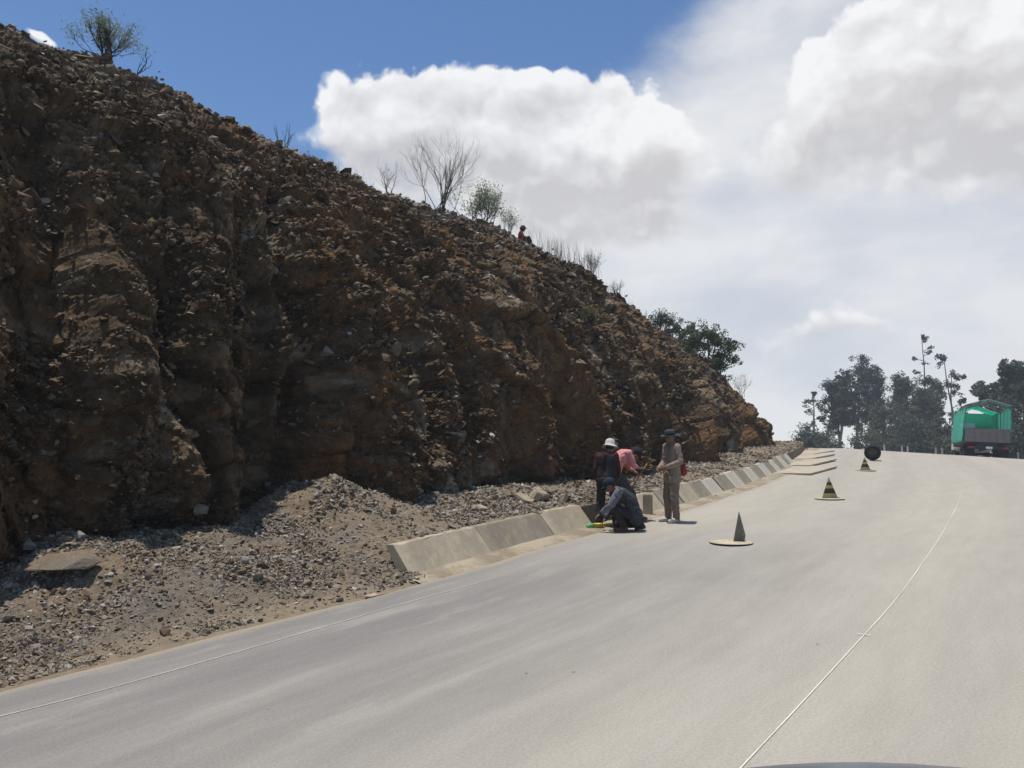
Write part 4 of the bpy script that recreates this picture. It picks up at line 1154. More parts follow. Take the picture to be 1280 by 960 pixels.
# ------------------------------------------------------------------ warning markers: a disc with a triangle bent up from it
m_disc = mat('cream painted steel', lambda nt: mix(nt, sstep(nt, noise(nt, tcoord(nt, 'Object'), 9.0, 5, 0.65), 0.45, 0.68), (0.44, 0.39, 0.28), (0.29, 0.245, 0.165)), 0.75)
m_rim = mat('black tyre rubber', (0.02, 0.019, 0.018), 0.85)
m_stripe_y = mat('faded yellow paint', lambda nt: mix(nt, noise(nt, tcoord(nt, 'Object'), 12.0, 4, .6), (0.30, 0.23, 0.075), (0.45, 0.36, 0.14)), 0.8)
m_stripe_k = mat('faded black paint', lambda nt: mix(nt, noise(nt, tcoord(nt, 'Object'), 12.0, 4, .6), (0.022, 0.018, 0.014), (0.06, 0.05, 0.038)), 0.8)
def marker(u, v, rz, fold, label, D=.58, tw=.30, thh=.40, tri_at=(.05, .02), grey=False, tilt=8):
    root = empty('warning_marker', tuple(gp(u, v)), rz)
    r = D / 2; mb = MB(); mb.lathe([(r * .99, .0), (r, .006), (r, .016), (r * .985, .019), (.0, .024)], 40, close=False); mb.build('disc', m_disc, root, True)
    mb = MB(); mb.lathe([(r * .97, -.004), (r * 1.012, -.002), (r * 1.02, .008), (r * 1.006, .013), (r * .99, .010)], 40, close=False); mb.build('rim', m_rim, root, True)
    tp = empty('triangle', (tri_at[0], tri_at[1], .022)); tp.parent = root
    # folded plate: two wings meeting at a ridge, striped across
    N = 5; tiltr = R(tilt)
    def pt(side, h, tlift=0.0):
        w_ = tw / 2 * (1 - h / thh) + .002; a_ = fold * side
        return Vector((side * w_ * cos(fold), w_ * sin(fold) + h * math.tan(tiltr) + tlift, h))
    bands = [(0, .22), (.22, .46), (.46, .62), (.62, .76), (.76, 1.0)]
    for i, (a0, a1) in enumerate(bands):
        mt = m_stripe_y if i % 2 == 0 else m_stripe_k
        if grey: mt = m_stripe_g
        V = []
        for t_ in (0, .006):
            for (sd_, h_) in ((-1, a0), (0, a0), (1, a0), (1, a1), (0, a1), (-1, a1)):
                q = pt(sd_, h_ * thh) if sd_ else Vector((0, h_ * thh * math.tan(tiltr), h_ * thh))
                if sd_: wq = tw / 2 * (1 - h_) + .002; q = Vector((sd_ * wq * cos(fold), wq * sin(fold) + h_ * thh * math.tan(tiltr), h_ * thh))
                V.append((q.x, q.y + t_, q.z))
        F = [[0, 1, 4, 5], [1, 2, 3, 4], [11, 10, 7, 6], [10, 9, 8, 7], [0, 6, 7, 1], [1, 7, 8, 2], [2, 8, 9, 3], [3, 9, 10, 4], [4, 10, 11, 5], [5, 11, 6, 0]]
        MB().add(V, F).build('stripe', mt, tp)
    if not grey:
        mb = MB(); mb.box((0, -.02, .006), (tw * 1.05, .05, .010), None, .003); mb.build('hinge_strip', m_stripe_k, tp)
    return tag(root, label, 'warning marker', 'disc shaped warning markers on the road')
m_stripe_g = mat('weathered grey tin', lambda nt: mix(nt, noise(nt, tcoord(nt, 'Object'), 10.0, 4, .6), (0.14, 0.122, 0.09), (0.21, 0.185, 0.145)), 0.75)
mk = marker(914, 679, R(15), R(25), 'nearest warning marker, its dull grey triangle seen edge on over a cream disc', D=.60, tw=.40, thh=.44, tri_at=(.235, .03), grey=True, tilt=2)
for ch in mk.children:
    if ch.name.startswith('triangle'): ch.rotation_euler = (R(2), R(-17), R(28))
marker(1037, 624, R(6), R(12), 'middle warning marker with yellow and black striped triangle on a cream disc', D=.60, tw=.36, thh=.44, tri_at=(.04, .02))
marker(1082, 588.5, R(2), R(12), 'farthest upright striped triangle marker, just in front of the dark round disc', D=.62, tw=.36, thh=.42, tri_at=(.02, .02))

# the tipped over disc further on: a tyre ring with plate
pd_ = gp(1091, 576)
tr = empty('tipped_marker', tuple(pd_ + Vector((0, 0, .0))), R(-22))
rt = Matrix.Rotation(R(-78), 3, 'X')
mb = MB(); mb.lathe([(.17, -.045), (.25, -.05), (.295, -.035), (.305, 0), (.295, .035), (.25, .05), (.17, .045)], 36, (0, 0, .31), rot=rt, close=False); mb.build('tyre', m_rim, tr, True)
mb = MB(); mb.lathe([(.19, -.02), (.19, .006), (.10, .012), (.0, .014)], 30, (0, 0, .31), rot=rt, close=False); mb.build('plate', mat('grimy steel plate', lambda nt: mix(nt, noise(nt, tcoord(nt, 'Object'), 7.0, 4, .6), (0.025, 0.025, 0.024), (0.10, 0.095, 0.088)), .7), tr, True)
mb = MB(); mb.box((.10, -.10, .012), (.40, .16, .022), None, .005); mb.build('foot', m_rim, tr)
tag(tr, 'dark round tyre marker standing on edge near the top of the rise', 'warning marker', None)

# ------------------------------------------------------------------ truck with green tarpaulin beyond the rise
TRX, TRY, TRA = 27.6, 46.6, R(-23)
m_tarp = mat('green tarpaulin', lambda nt: mix(nt, noise(nt, tcoord(nt, 'Object'), 1.6, 5, .6), (0.11, 0.62, 0.47), (0.18, 0.76, 0.60)), 0.6, lambda nt: bump(nt, noise(nt, vmul(nt, tcoord(nt, 'Object'), (3, 1.2, .5)), 2.0, 4, .55), .6, .06), tl=.6)
m_tarpf = mat('grey green tarp edge', (0.10, 0.17, 0.145), 0.7)
m_gate = mat('grey painted timber', lambda nt: mix(nt, noise(nt, vmul(nt, tcoord(nt, 'Object'), (1, 1, 6)), 2.0, 4, .6), (0.13, 0.115, 0.115), (0.20, 0.18, 0.175)), 0.8)
m_chas = mat('dark chassis paint', (0.022, 0.025, 0.032), 0.6); m_light = mat('red lamp lens', (0.35, 0.02, 0.015), 0.3); m_whitep = mat('white paint', (0.68, 0.68, 0.66), 0.5)
m_chrome = mat('galvanised steel', (0.45, 0.45, 0.45), 0.4, metal=.9); m_glass = mat('dark window glass', (0.02, 0.025, 0.03), 0.08, spec=.5)
tz = float(z_road(TRX, TRY)) + .06
tk = empty('tarpaulin_truck', (TRX, TRY, tz), TRA)         # +y forward, x to the right, rear at y=0
tk.rotation_euler = (R(-2.0), R(3.0), TRA); tk.scale = (.93, .95, .98)
HW = 1.24; LEN = 6.6; BED = 1.25; TOP = 3.35; RG = 3.72
def sheet(name, P, nu, nv, m, parent, wr=.03, seed=1, thick=.012):
    """bilinear patch through four corners with wrinkles"""
    P = [np.array(p, float) for p in P]; u = np.linspace(0, 1, nu)[:, None, None]; v = np.linspace(0, 1, nv)[None, :, None]
    A = P[0] * (1 - u) * (1 - v) + P[1] * u * (1 - v) + P[2] * u * v + P[3] * (1 - u) * v
    n = np.cross(P[1] - P[0], P[3] - P[0]); n /= np.linalg.norm(n)
    f = fbm(A.reshape(-1, 3) * np.array([1.6, 1.6, .8]), 3, seed).reshape(nu, nv, 1); A = A + n * f * wr
    me = np_mesh(name, A.reshape(-1, 3), grid_faces(nu, nv), True); o = link(name, me, m, parent)
    sd_ = o.modifiers.new('t', 'SOLIDIFY'); sd_.thickness = thick; return o
sheet('tarp_side', [(-HW - .22, -.02, BED - .12), (-HW - .10, LEN, BED + .0), (-HW, LEN, TOP - .1), (-HW, -.02, TOP)], 40, 20, m_tarp, tk, .07, 3)
sheet('tarp_side', [(HW, .0, BED + .05), (HW, LEN, BED + .05), (HW, LEN, TOP - .1), (HW, .0, TOP)], 40, 20, m_tarp, tk, .05, 4)
sheet('tarp_front', [(-HW, LEN, BED), (HW, LEN, BED), (HW, LEN, TOP), (-HW, LEN, TOP)], 16, 16, m_tarp, tk, .05, 5)
sheet('tarp_roof', [(-HW, 2.9, TOP - .05), (-HW, LEN, TOP - .1), (0, LEN, RG - .1), (0, 2.9, RG - .04)], 24, 10, m_tarp, tk, .05, 6)
sheet('tarp_roof', [(0, 4.6, RG - .08), (0, LEN, RG - .1), (HW, LEN, TOP - .1), (HW, 4.6, TOP - .07)], 20, 10, m_tarp, tk, .05, 7)
sheet('tarp_roof', [(-HW, .0, TOP), (-HW, 1.0, TOP), (-.55, 1.0, RG - .17), (-.75, .0, RG - .26)], 8, 8, m_tarp, tk, .03, 8)
for yy in (0.0, 1.3, 2.6, 3.9, 5.2):
    mb = MB(); mb.tube([(-HW, yy, BED - .1), (-HW, yy, TOP), (0, yy, RG), (HW, yy, TOP), (HW, yy, BED - .1)], .032, 8, True)
    mb.build('hoop', m_tarpf if yy == 0 else m_gate, tk)
mb = MB(); mb.tube([(0, 0, RG), (0, LEN, RG - .1)], .028, 8); mb.tube([(-HW, 0, TOP), (-HW, LEN, TOP - .1)], .028, 8); mb.tube([(HW, 0, TOP), (HW, LEN, TOP - .1)], .028, 8); mb.build('roof_rail', m_gate, tk)
# rolled tarp valance over the open rear
sheet('tarp_valance', [(-HW, -.03, TOP - .26), (0, -.03, RG - .28), (0, -.03, RG - .02), (-HW, -.03, TOP)], 14, 6, m_tarpf, tk, .05, 9)
sheet('tarp_valance', [(0, -.03, RG - .2), (HW, -.03, TOP - .2), (HW, -.03, TOP), (0, -.03, RG - .02)], 14, 6, m_tarpf, tk, .04, 10)
mb = MB(); mb.box((-.02, -.04, BED + .30), (2 * HW - .06, .05, .80), None, .01)
for kx in (-.8, -.4, 0, .4, .8): mb.box((kx, -.075, BED + .30), (.06, .03, .76), None, .006)
mb.build('tailgate', m_gate, tk)
for sx in (-1, 1):
    mb = MB(); mb.box((sx * (HW - .02), LEN / 2, BED + .25), (.05, LEN - .1, .66), None, .01); mb.build('side_board', m_gate, tk)
mb = MB(); mb.box((0, LEN / 2, BED - .12), (2 * HW, LEN, .12), None, .01); mb.build('bed_floor', m_chas, tk)
mb = MB(); mb.box((-.42, LEN / 2 + .6, .98), (.10, LEN + 1.2, .22)); mb.box((.42, LEN / 2 + .6, .98), (.10, LEN + 1.2, .22))
for yy in (.1, 1.6, 3.0, 4.6): mb.box((0, yy, .98), (.9, .10, .16))
mb.build('chassis', m_chas, tk)
mb = MB(); mb.box((0, -.02, .82), (2.3, .10, .16), None, .02); mb.box((0, 0, 1.0), (1.0, .04, .24)); mb.build('bumper', m_chas, tk)
for sx in (-1, 1):
    mb = MB(); mb.box((sx * .95, -.09, .83), (.26, .04, .10), None, .008); mb.build('tail_light', m_light, tk)
    mb = MB(); mb.box((sx * .92, .55, .62), (.52, .02, .62), None, .004); mb.build('mudflap', m_black, tk)
mb = MB(); mb.box((.05, -.085, .83), (.36, .012, .12)); mb.build('number_plate', m_whitep, tk)
for (yy, dual) in ((1.35, 1), (2.55, 1), (LEN + .9, 0)):
    for sx in (-1, 1):
        w_ = empty('wheel', (sx * .95, yy, .50)); w_.parent = tk
        ry = Matrix.Rotation(R(90), 3, 'Y'); hw_ = .28 if dual else .15
        mb = MB(); mb.lathe([(.30, -hw_), (.44, -hw_), (.50, -hw_ * .8), (.50, hw_ * .8), (.44, hw_), (.30, hw_)], 30, rot=ry, close=False); mb.build('tyre', m_black, w_, True)
        mb = MB(); mb.lathe([(.31, -hw_ * .85), (.31, hw_ * .85), (.20, hw_ * .6), (.0, hw_ * .6)], 24, rot=ry, close=False); mb.build('rim', m_chrome, w_, True)
    mb = MB(); mb.tube([(-.9, yy, .5), (.9, yy, .5)], .07, 10); mb.build('axle', m_chas, tk)
cabm = mat('white cab paint', (0.62, 0.63, 0.64), 0.35)
mb = MB(); mb.box((0, LEN + 1.15, 1.75), (2.3, 1.8, 1.9), None, .12); cab = mb.build('cab', cabm, tk, False)
mb = MB(); mb.box((0, LEN + .24, 2.2), (1.5, .02, .5), None, .008); mb.build('rear_window', m_glass, cab)
for sx in (-1, 1):
    mb = MB(); mb.box((sx * 1.155, LEN + 1.2, 2.15), (.02, 1.0, .6), None, .008); mb.build('side_window', m_glass, cab)
    mb = MB(); mb.tube([(sx * 1.15, LEN + 1.8, 2.2), (sx * 1.38, LEN + 1.9, 2.25)], .02, 6); mb.box((sx * 1.42, LEN + 1.9, 2.1), (.06, .10, .42), None, .02); mb.build('mirror', m_black, cab)
mb = MB(); mb.box((0, LEN + 2.06, 2.15), (2.0, .02, .75), None, .008); mb.build('windscreen', m_glass, cab)
tag(tk, 'truck with open backed green tarpaulin cover and grey tailgate beyond the rise', 'truck')
cg = MB(); cg.box((0, 0, .15), (.62, .5, .30), None, .03); sk = cg.build('sack', m_whitep)
sk.location = Matrix.Translation((TRX, TRY, tz)) @ Matrix.Rotation(TRA, 4, 'Z') @ Vector((-.80, 1.2, BED + .72)); sk.rotation_euler.z = TRA + .2
tag(sk, 'white bundle on the load under the green tarpaulin', 'bundle')

# ------------------------------------------------------------------ plants
def leaves_mesh(name, C_, size, m, parent=None, seed=1, aspect=.45, droop=0.0, attr_=None):
    """one small folded leaf (or leaf spray) per centre"""
    rg = np.random.default_rng(seed); n = len(C_)
    Rm = euler_mats(rg.uniform(-1.3, 1.3, n), rg.uniform(-1.3, 1.3, n), rg.uniform(0, 6.28, n))
    base = np.array([[-.5, 0, 0], [0, -aspect / 2, .06], [.5, 0, 0], [0, aspect / 2, .06]])
    sz_ = (size * rg.uniform(.6, 1.35, n))[:, None, None]
    W = np.einsum('nij,kj->nki', Rm, base) * sz_ + C_[:, None, :]
    F = (np.arange(n) * 4)[:, None] + np.array([0, 1, 2, 3])[None]
    me = np_mesh(name, W.reshape(-1, 3), F, False); vattr(me, 'rnd', np.repeat(rg.uniform(0, 1, n) if attr_ is None else attr_, 4))
    return link(name, me, m, parent)
def leaf_mat(name, a, b, tl=.3):
    return mat(name, lambda nt: mix(nt, attr(nt, 'rnd'), a, b), .6, tl=tl, spec=.25)
m_euc = leaf_mat('eucalyptus leaves', (0.030, 0.047, 0.036), (0.075, 0.100, 0.070), .25)
m_euc2 = leaf_mat('olive eucalyptus leaves', (0.060, 0.072, 0.042), (0.115, 0.125, 0.075), .3)
m_shrub = leaf_mat('grey green shrub leaves', (0.13, 0.17, 0.085), (0.24, 0.28, 0.15), .4)
m_molle = leaf_mat('dark green tree leaves', (0.035, 0.062, 0.030), (0.075, 0.11, 0.052), .3)
m_bark = mat('grey brown bark', lambda nt: mix(nt, noise(nt, vmul(nt, tcoord(nt, 'Object'), (4, 4, 1)), 2.0, 4, .6), (0.085, 0.068, 0.052), (0.19, 0.165, 0.135)), .9)
m_pale = mat('pale eucalyptus bark', lambda nt: mix(nt, noise(nt, vmul(nt, tcoord(nt, 'Object'), (2, 2, .5)), 2.0, 4, .6), (0.16, 0.14, 0.12), (0.40, 0.37, 0.33)), .85)
m_twig = mat('dry twig', (0.045, 0.037, 0.032), .9)
m_twig2 = mat('pale dry twig', (0.17, 0.145, 0.115), .9)
def branchy(mb, p, d_, L, r0, depth, r, tips, spread=.6, seg=4, n=5, kids=(2, 3), shrink=.66, up=.12, wig=.16):
    pts = [Vector(p)]; d_ = Vector(d_).normalized(); rr_ = [r0]
    for k in range(seg):
        d_ = (d_ + Vector((r.gauss(0, wig), r.gauss(0, wig), r.gauss(0, wig) + up))).normalized()
        pts.append(pts[-1] + d_ * L / seg); rr_.append(r0 * (1 - .45 * (k + 1) / seg))
    mb.tube(pts, rr_, n, False)
    tips.append((pts[-1], d_, depth))
    if depth == 0: return
    for k in range(r.randint(*kids)):
        q = r.uniform(.35, 1.0); i = min(int(q * seg), seg - 1); b = pts[i].lerp(pts[i + 1], q * seg - i)
        nd = (d_ + Vector((r.gauss(0, spread), r.gauss(0, spread), r.gauss(0, spread * .6)))).normalized()
        branchy(mb, b, nd, L * shrink * r.uniform(.75, 1.15), rr_[i + 1] * .72, depth - 1, r, tips, spread, seg, max(3, n - 1), kids, shrink, up, wig)
    branchy(mb, pts[-1], d_, L * shrink, rr_[-1], depth - 1, r, tips, spread, seg, max(3, n - 1), kids, shrink, up, wig)

def shrub(u, hpx, wpx, seed, label, leaf=None, nleaf=0, lsize=.05, depth=4, twig=None, lean=(0, 0), stems=5, group=None, name='shrub', cat='shrub', p=None, rad=.014, spread=.5, kids=(2, 3)):
    r = random.Random(seed); p = p if p is not None else crest_point(u) - Vector((0, 0, .08))
    D_ = p.length; H = hpx / FPX * D_; W = wpx / FPX * D_
    root = empty(name, tuple(p)); mb = MB(); tips = []
    for k in range(stems):
        a = r.uniform(0, 6.28); tl_ = r.uniform(.1, 1) * W / max(H, .01) * .5
        branchy(mb, (r.gauss(0, .05) * W, r.gauss(0, .05) * W, 0), (cos(a) * tl_ + lean[0], sin(a) * tl_ * .7 + lean[1], 1), H * .42 * r.uniform(.8, 1.15), rad, depth, r, tips, spread, 4, 4, kids, .62, .10)
    # bring to size
    V = np.concatenate(mb.v); top = np.percentile(V[:, 2], 99.5); k_ = H / top; V = V * k_; mb.v = [V]
    mb.build('stems', twig or m_twig, root)
    if leaf is not None and nleaf:
        T = np.array([tuple(t[0]) for t in tips if t[2] <= 2]) * k_; rg = np.random.default_rng(seed)
        ix = rg.integers(0, len(T), nleaf); C_ = T[ix] + rg.normal(0, .045 * H + .02, (nleaf, 3)); C_ = C_[C_[:, 2] > 0.02]
        leaves_mesh('leaves', C_, lsize, leaf, root, seed, .35)
    return tag(root, label, cat, group)

shrub(130, 50, 66, 4, 'green tufted shrub with upright stems on the crest at far left', m_shrub, 1500, .06, 3, lean=(.0, 0), stems=16, spread=.32, rad=.012)
shrub(146, 24, 60, 41, 'leafless branch leaning right out of the far left shrub', None, 0, depth=2, lean=(2.2, 0), stems=1, name='dry_branch', cat='branch', spread=.5, rad=.009)
shrub(352, 34, 36, 6, 'sparse thin twigs standing on the crest against blue sky', None, 0, depth=2, stems=5, name='dry_shrub', cat='dry shrub', rad=.007)
shrub(484, 50, 62, 9, 'smaller leafless shrub just left of the big bare one', None, 0, depth=3, stems=5, name='bare_shrub', cat='bare shrub', rad=.008, lean=(-.25, 0))
shrub(552, 92, 150, 21, 'large leafless shrub fanned out against the cloud on the crest', None, 0, depth=4, stems=15, name='bare_shrub', cat='bare shrub', rad=.012, spread=.30, lean=(.2, 0))
shrub(600, 50, 110, 13, 'pale green leafy shrub right of the large leafless one', m_shrub, 2400, .09, 3, stems=16, spread=.8, lean=(.2, 0))
shrub(640, 36, 20, 17, 'narrow little green shrub beside the seated person', m_shrub, 500, .07, 3, stems=4)
shrub(742, 30, 60, 23, 'low dry twiggy shrub on the crest right of the seated person', m_shrub, 120, .06, 4, m_twig2, stems=14, name='dry_shrub', cat='dry shrub', rad=.008)
shrub(772, 22, 44, 29, 'second low dry shrub a little further down the crest', None, 0, .06, 4, m_twig, stems=12, name='dry_shrub', cat='dry shrub', rad=.008)
shrub(830, 27, 60, 31, 'small dark green shrub on the crest before the tree', m_molle, 1500, .12, 3, stems=14, spread=.9)
shrub(930, 30, 34, 37, 'thin leafless bush low on the far end of the hill', m_shrub, 60, .1, 4, m_twig2, stems=7, name='bare_shrub', cat='bare shrub', rad=.010)
pc_ = pix_on(cliff_P[:, nb:nb + NR], 738, 402)
shrub(738, 24, 34, 43, 'small yellow green weed growing on the rock face', leaf_mat('yellow green weed leaves', (0.10, 0.115, 0.04), (0.19, 0.20, 0.08)), 500, .05, 3, stems=8, name='weed', cat='weed', p=pc_)
# dry grass on the crest
def grass(us, name, label, seed, hgt, m):
    rg = np.random.default_rng(seed); V = []; F = []
    for u in us:
        p = crest_point(u); H = hgt * p.length / FPX * rg.uniform(.4, 1.1)
        for k in range(2):
            b = np.array(p) + rg.normal(0, .08, 3) * (1, 1, .2); b[2] -= .06; t = b + np.array([rg.normal(0, .14) * H, rg.normal(0, .14) * H, H]); w = .0035
            md = (b + t) / 2 + rg.normal(0, .02, 3) * H; n0 = len(V)
            V += [b + (w, 0, 0), b - (w, 0, 0), md - (w * .8, 0, 0), md + (w * .8, 0, 0), t]; F.append([n0, n0 + 1, n0 + 2, n0 + 3]); F.append([n0 + 3, n0 + 2, n0 + 4, n0 + 4])
    F4 = np.array([f for f in F if f[2] != f[3]]); F3 = np.array([f[:3] for f in F if f[2] == f[3]])
    return tag(link(name, np_mesh(name, np.array(V), [F4, F3]), m), label, 'grass', kind='stuff')
ru = random.Random(3)
m_straw = mat('straw', (0.30, 0.26, 0.18), .9)
grass([ru.gauss(705, 22) for _ in range(90)], 'dry_grass', 'tall thin dry grass along the crest right of the seated person', 3, 34, m_straw)
grass([ru.uniform(300, 560) for _ in range(60)] + [ru.uniform(760, 930) for _ in range(60)], 'dry_grass', 'scattered dry grass along the hill crest', 5, 10, m_straw)

# trees -------------------------------------------------------------------------------------------
def tree(base, H, seed, label, name='eucalyptus_tree', leafm=None, crown=(.35, 1.0), wid=.22, nclump=16, per=150, lsize=.32, stemsN=1, group=None, barkm=None, cw=1.0, lean=(0, 0), clump=.10, rad=.02):
    r = random.Random(seed); rg = np.random.default_rng(seed); root = empty(name, tuple(base)); mb = MB(); C_ = []; At = []
    stems = []
    for k in range(stemsN):
        pts = [Vector((r.gauss(0, .02) * H, r.gauss(0, .02) * H, -.3))]; d_ = Vector((r.gauss(0, .05) + lean[0], r.gauss(0, .05) + lean[1], 1)).normalized(); n = 9
        hh_ = H * (.93 if k == 0 else r.uniform(.7, .92))
        for q in range(n):
            d_ = (d_ + Vector((r.gauss(0, .05), r.gauss(0, .05), .06))).normalized(); pts.append(pts[-1] + d_ * hh_ / n)
        mb.tube(pts, [H * rad * (1 - .85 * q / n) + .01 for q in range(n + 1)], 7, False); stems.append(pts)
    for k in range(nclump):
        st_ = r.choice(stems); f = crown[0] + (crown[1] - crown[0]) * (k + r.random()) / nclump
        i = min(int(f * 8.9), 8); b = st_[i].lerp(st_[i + 1], f * 9 - i if f * 9 - i <= 1 else 1)
        a = r.uniform(0, 6.28); env = math.sin(min(1, max(0, (f - crown[0] + .08) / (crown[1] - crown[0] + .08))) * pi * .82 + .25)
        L = H * wid * max(.12, env) * r.uniform(.35, 1.1) * cw
        e = b + Vector((cos(a) * L, sin(a) * L, L * r.uniform(.1, .8)))
        mb.tube([b, b.lerp(e, .5) + Vector((0, 0, -.04 * L)), e], [H * rad * .35, H * rad * .22, H * rad * .1], 5, False)
        cr = H * clump * r.uniform(.55, 1.25) * cw; m_ = int(per * 1.9 * r.uniform(.55, 1.0))
        v = rg.normal(0, 1, (m_, 3)); v /= np.linalg.norm(v, axis=1)[:, None]; v *= (rg.uniform(0.15, 1, (m_, 1)) ** .5); v *= np.array([cr, cr, cr * r.uniform(.55, .95)])
        # sub-clumping for a ragged outline
        sub = rg.normal(0, 1, (7, 3)) * cr * .75; v = v * .55 + sub[rg.integers(0, 7, m_)] * .62
        C_.append(v + np.array(e)); At.append(np.clip(rg.normal(r.uniform(.2, .8), .2, m_), 0, 1))
    mb.build('trunk', barkm or m_bark, root, True)
    leaves_mesh('crown', np.concatenate(C_), lsize, leafm or m_euc, root, seed, .5, attr_=np.concatenate(At))
    return tag(root, label, 'tree', group)
def tree_at(u, vtop, D_, zb=None, **k):
    x = (u - 640) / FPX * D_; zg = ground_z(x, D_) if zb is None else zb
    ztop = CAMH + D_ * (VH - vtop) / FPX; return tree(Vector((x, D_, zg)), ztop - zg, **k)
gz_f = zz.reshape(len(gy), len(gx))
def ground_z(x, y):
    i = int(np.clip(np.searchsorted(gy, y), 1, len(gy) - 1)); j = int(np.clip(np.searchsorted(gx, x), 1, len(gx) - 1))
    return float(min(gz_f[i, j], gz_f[i - 1, j], gz_f[i, j - 1], gz_f[i - 1, j - 1])) + .0
TG = 'eucalyptus trees beyond the rise'
spec = [  # u, v top, distance, seed, label, extras
 (1016, 478, 108, 1, 'thin leftmost eucalyptus with a slim bare trunk and small tufts', dict(nclump=9, per=90, wid=.13, clump=.055, crown=(.3, 1))),
 (1027, 458, 112, 2, 'tall loose eucalyptus next to the leftmost thin one', dict(nclump=16, per=130, wid=.12, clump=.075, crown=(.46, 1))),
 (1041, 455, 118, 3, 'eucalyptus with a split top, third from the left of the grove', dict(nclump=20, per=150, wid=.11, clump=.08, crown=(.46, 1))),
 (1054, 470, 110, 4, 'lower dense eucalyptus filling in left of the tallest crown', dict(nclump=22, per=170, wid=.12, clump=.09, crown=(.46, 1))),
 (1068, 462, 116, 5, 'eucalyptus with rounded head just left of the tall double crown', dict(nclump=22, per=170, wid=.12, clump=.085, crown=(.46, 1))),
 (1089, 437, 120, 6, 'tallest bushy eucalyptus of the grove with dark head and gaps below', dict(nclump=24, per=180, wid=.10, clump=.08, crown=(.46, 1))),
 (1104, 447, 114, 7, 'eucalyptus touching the tallest bushy one on its right', dict(nclump=24, per=180, wid=.13, clump=.08, crown=(.25, 1))),
 (1116, 463, 108, 8, 'dense dark eucalyptus in the middle of the grove', dict(nclump=28, per=200, wid=.17, clump=.10, crown=(.15, 1))),
 (1131, 470, 118, 9, 'wide eucalyptus right of the middle with a flattened top', dict(nclump=26, per=190, wid=.17, clump=.10, crown=(.15, 1))),
 (1144, 462, 112, 10, 'bushy eucalyptus with a pointed top left of the tall sparse pole tree', dict(nclump=26, per=190, wid=.16, clump=.09, crown=(.15, 1))),
 (1163, 480, 106, 12, 'olive toned low eucalyptus at the right end of the grove', dict(nclump=28, per=200, wid=.20, clump=.11, crown=(.1, 1), leafm=1)),
 (1174, 497, 110, 14, 'small dark eucalyptus tucked beside the twin slender trunks', dict(nclump=20, per=160, wid=.2, clump=.11, crown=(.15, 1))),
 (1098, 500, 104, 15, 'short olive eucalyptus in front of the tall double crown', dict(nclump=20, per=170, wid=.26, clump=.14, crown=(.2, 1), leafm=1)),
 (1128, 508, 102, 16, 'short bushy olive eucalyptus before the wide flat topped one', dict(nclump=22, per=180, wid=.30, clump=.15, crown=(.12, 1), leafm=1)),
 (1157, 399, 116, 17, 'very tall sparse eucalyptus pole with tiny scattered tufts', dict(nclump=13, per=60, wid=.11, clump=.030, crown=(.42, 1), rad=.009)),
 (1188, 425, 96, 18, 'slender twin trunked eucalyptus left of the truck with tufted head', dict(nclump=13, per=85, wid=.12, clump=.045, crown=(.45, 1), stemsN=2, rad=.011)),
 (1247, 447, 82, 19, 'large broad crowned eucalyptus behind the green truck', dict(nclump=34, per=300, wid=.28, clump=.105, crown=(.35, 1), stemsN=2, lsize=.38)),
 (1272, 478, 88, 20, 'eucalyptus at the right edge of the view, behind the big crown', dict(nclump=26, per=240, wid=.26, clump=.11, crown=(.2, 1), lsize=.38)),
]
for (u, vt, D_, sd_, lab, ex_k) in spec:
    kk = dict(ex_k); kk['wid'] *= .85; kk['clump'] *= .88; lm = m_euc2 if kk.pop('leafm', 0) else m_euc
    tree_at(u, vt, D_, seed=sd_ * 7 + 1, label=lab, leafm=lm, group=TG, barkm=m_pale if sd_ % 3 == 0 else m_bark, **kk)
for (u, vt, D_, sd_, lab) in ((1006, 540, 92, 50, 'lone low dark bush at the left foot of the grove'), (1018, 530, 96, 51, 'small bush beside the lone low one at the grove foot'),
                              (1092, 540, 98, 53, 'low bush under the middle of the grove'),
                              (1148, 520, 90, 54, 'broad low bush at the right of the grove'), (1180, 525, 88, 55, 'low bush just left of the truck'), (1268, 520, 70, 56, 'dense green bush right of the truck'),
                              (1300, 500, 75, 57, 'tall bush at the very right edge of the view')):
    tree_at(u, vt, D_, seed=sd_, label=lab, name='bush', leafm=m_euc2 if sd_ % 2 else m_euc, crown=(.05, .9), nclump=18, per=150, wid=.5, clump=.28, lsize=.32, stemsN=3, group='bushes at the foot of the grove', rad=.012)
# tree on the far flank of the hill
def hill_tree(u, v, H, seed, label, **k):
    b = crest_point(u) ; return tree(b - Vector((0, -1.2, .9)), H, seed, label, name='hill_tree', **k)
hill_tree(862, 0, 2.4, 61, 'bushy dark green tree on the far flank of the hill, left of the leaning one', leafm=m_molle, nclump=26, per=200, wid=.66, clump=.16, lsize=.12, crown=(.15, 1), stemsN=3)
hill_tree(893, 0, 3.0, 66, 'dark green tree leaning out over the far flank of the hill', leafm=m_molle, nclump=28, per=280, wid=.36, clump=.15, lsize=.12, crown=(.1, 1), stemsN=3, lean=(.14, 0))
hill_tree(876, 0, 3.1, 68, 'sparse thin topped tree standing between the two dark hill trees', leafm=m_molle, nclump=16, per=45, wid=.28, clump=.09, lsize=.10, crown=(.55, 1), stemsN=2, rad=.010)

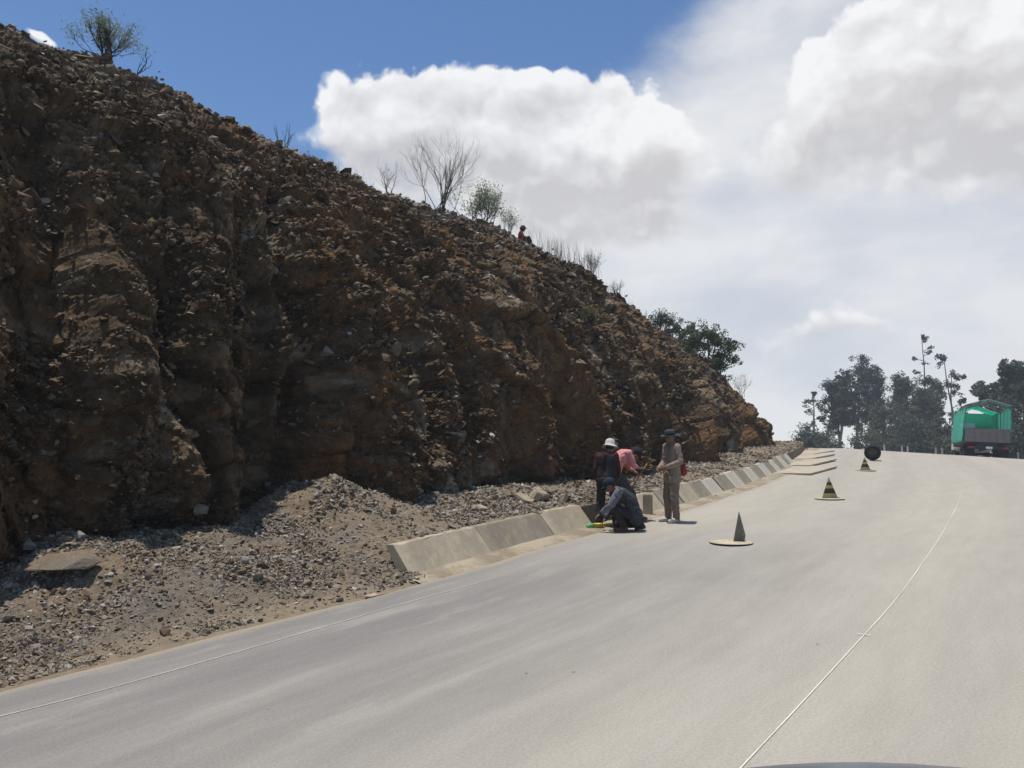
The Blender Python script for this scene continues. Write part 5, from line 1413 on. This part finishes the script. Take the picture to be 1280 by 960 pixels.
# ------------------------------------------------------------------ posts beyond the rise
m_post = mat('white painted concrete', lambda nt: mix(nt, noise(nt, tcoord(nt, 'Object'), 5.0, 4, .6), (0.50, 0.49, 0.46), (0.68, 0.67, 0.64)), .85)
first = None
for k, (u, D_) in enumerate(((1104, 57), (1126, 56), (1133, 55), (1168, 54), (1176, 53), (1270, 47.2))):
    x = (u - 640) / FPX * D_
    if first is None:
        first = empty('guide_post', (0, 0, 0)); mb = MB(); mb.box((0, 0, .35), (.11, .10, 1.0), None, .02); mb.build('post', m_post, first)
        mb = MB(); mb.box((0, 0, .78), (.116, .106, .09), None, .004); mb.build('band', m_black, first); c_o = first
    else: c_o = copy_tree(first)
    zt = CAMH + D_ * (VH - (553.5 + (u - 1060) * .055)) / FPX + .12
    c_o.location = (x, D_, zt - .85); c_o.rotation_euler.z = R(-20)
    side_ = ['leftmost', 'second', 'third', 'fourth', 'fifth', 'rightmost'][k]
    tag(c_o, f'{side_} of the short white guide posts peeping over the rise, counting from the left', 'guide post', 'white guide posts beyond the rise')

# ------------------------------------------------------------------ front of the vehicle the picture is taken from
m_car = mat('blue grey car paint', (0.060, 0.070, 0.095), 0.25, spec=.5)
HD = R(-23)
car = empty('car_front', (.184, -.078, 0), HD)
def zh(y, x): return 1.384 - .03 * (y - .9) ** 2 - .28 * x * x - (0.22 * max(0, y - 1.35) ** 2 * 6)
nx_, ny_ = 25, 24; xs = np.linspace(-.78, .78, nx_); ys = np.linspace(.55, 1.62, ny_)
A = np.array([[(x, y - .12 * (x / .78) ** 2 * smooth01(np.array(y), 1.0, 1.6), zh(y, x)) for x in xs] for y in ys]).reshape(-1, 3)
hood = link('bonnet', np_mesh('bonnet', A, grid_faces(ny_, nx_), True), m_car, car); so_ = hood.modifiers.new('t', 'SOLIDIFY'); so_.thickness = .02
for sx in (-1, 1):
    mb = MB(); mb.box((sx * .83, .98, .83), (.12, 1.1, .60), None, .05); mb.build('wing', m_car, car, True)
    mb = MB(); mb.box((sx * .60, 1.50, .94), (.34, .06, .20), None, .03); mb.build('headlight', m_glass, car, True)
    w_ = empty('wheel', (sx * .80, .85, .36)); w_.parent = car; ry = Matrix.Rotation(R(90), 3, 'Y')
    mb = MB(); mb.lathe([(.22, -.11), (.33, -.11), (.36, -.08), (.36, .08), (.33, .11), (.22, .11)], 30, rot=ry, close=False); mb.build('tyre', m_black, w_, True)
    mb = MB(); mb.lathe([(.225, -.09), (.225, .09), (.15, .06), (.0, .06)], 24, rot=ry, close=False); mb.build('rim', m_chrome, w_, True)
mb = MB(); mb.box((0, 1.47, 1.0), (.86, .05, .22), None, .02); mb.build('grille', m_black, car)
mb = MB(); mb.box((0, 1.55, .52), (1.70, .16, .26), None, .06); mb.build('bumper', m_car, car, True)
tag(car, 'blue grey bonnet edge of the vehicle showing at the bottom of the view', 'car')

# ------------------------------------------------------------------ air
def hazebox():
    mb = MB(); mb.box((20, 55, 9.0), (360, 260, 44)); m = bpy.data.materials.new('haze'); m.use_nodes = True; nt = m.node_tree
    nt.nodes.remove(nt.nodes['Principled BSDF']); v = nt.nodes.new('ShaderNodeVolumePrincipled'); v.inputs['Density'].default_value = HAZE; v.inputs['Color'].default_value = (.86, .92, 1, 1); v.inputs['Anisotropy'].default_value = .2
    nt.links.new(v.outputs[0], nt.nodes['Material Output'].inputs[1]); m.cycles.homogeneous_volume = True
    tag(mb.build('haze', m), kind='stuff')
HAZE = 0.0010
hazebox()
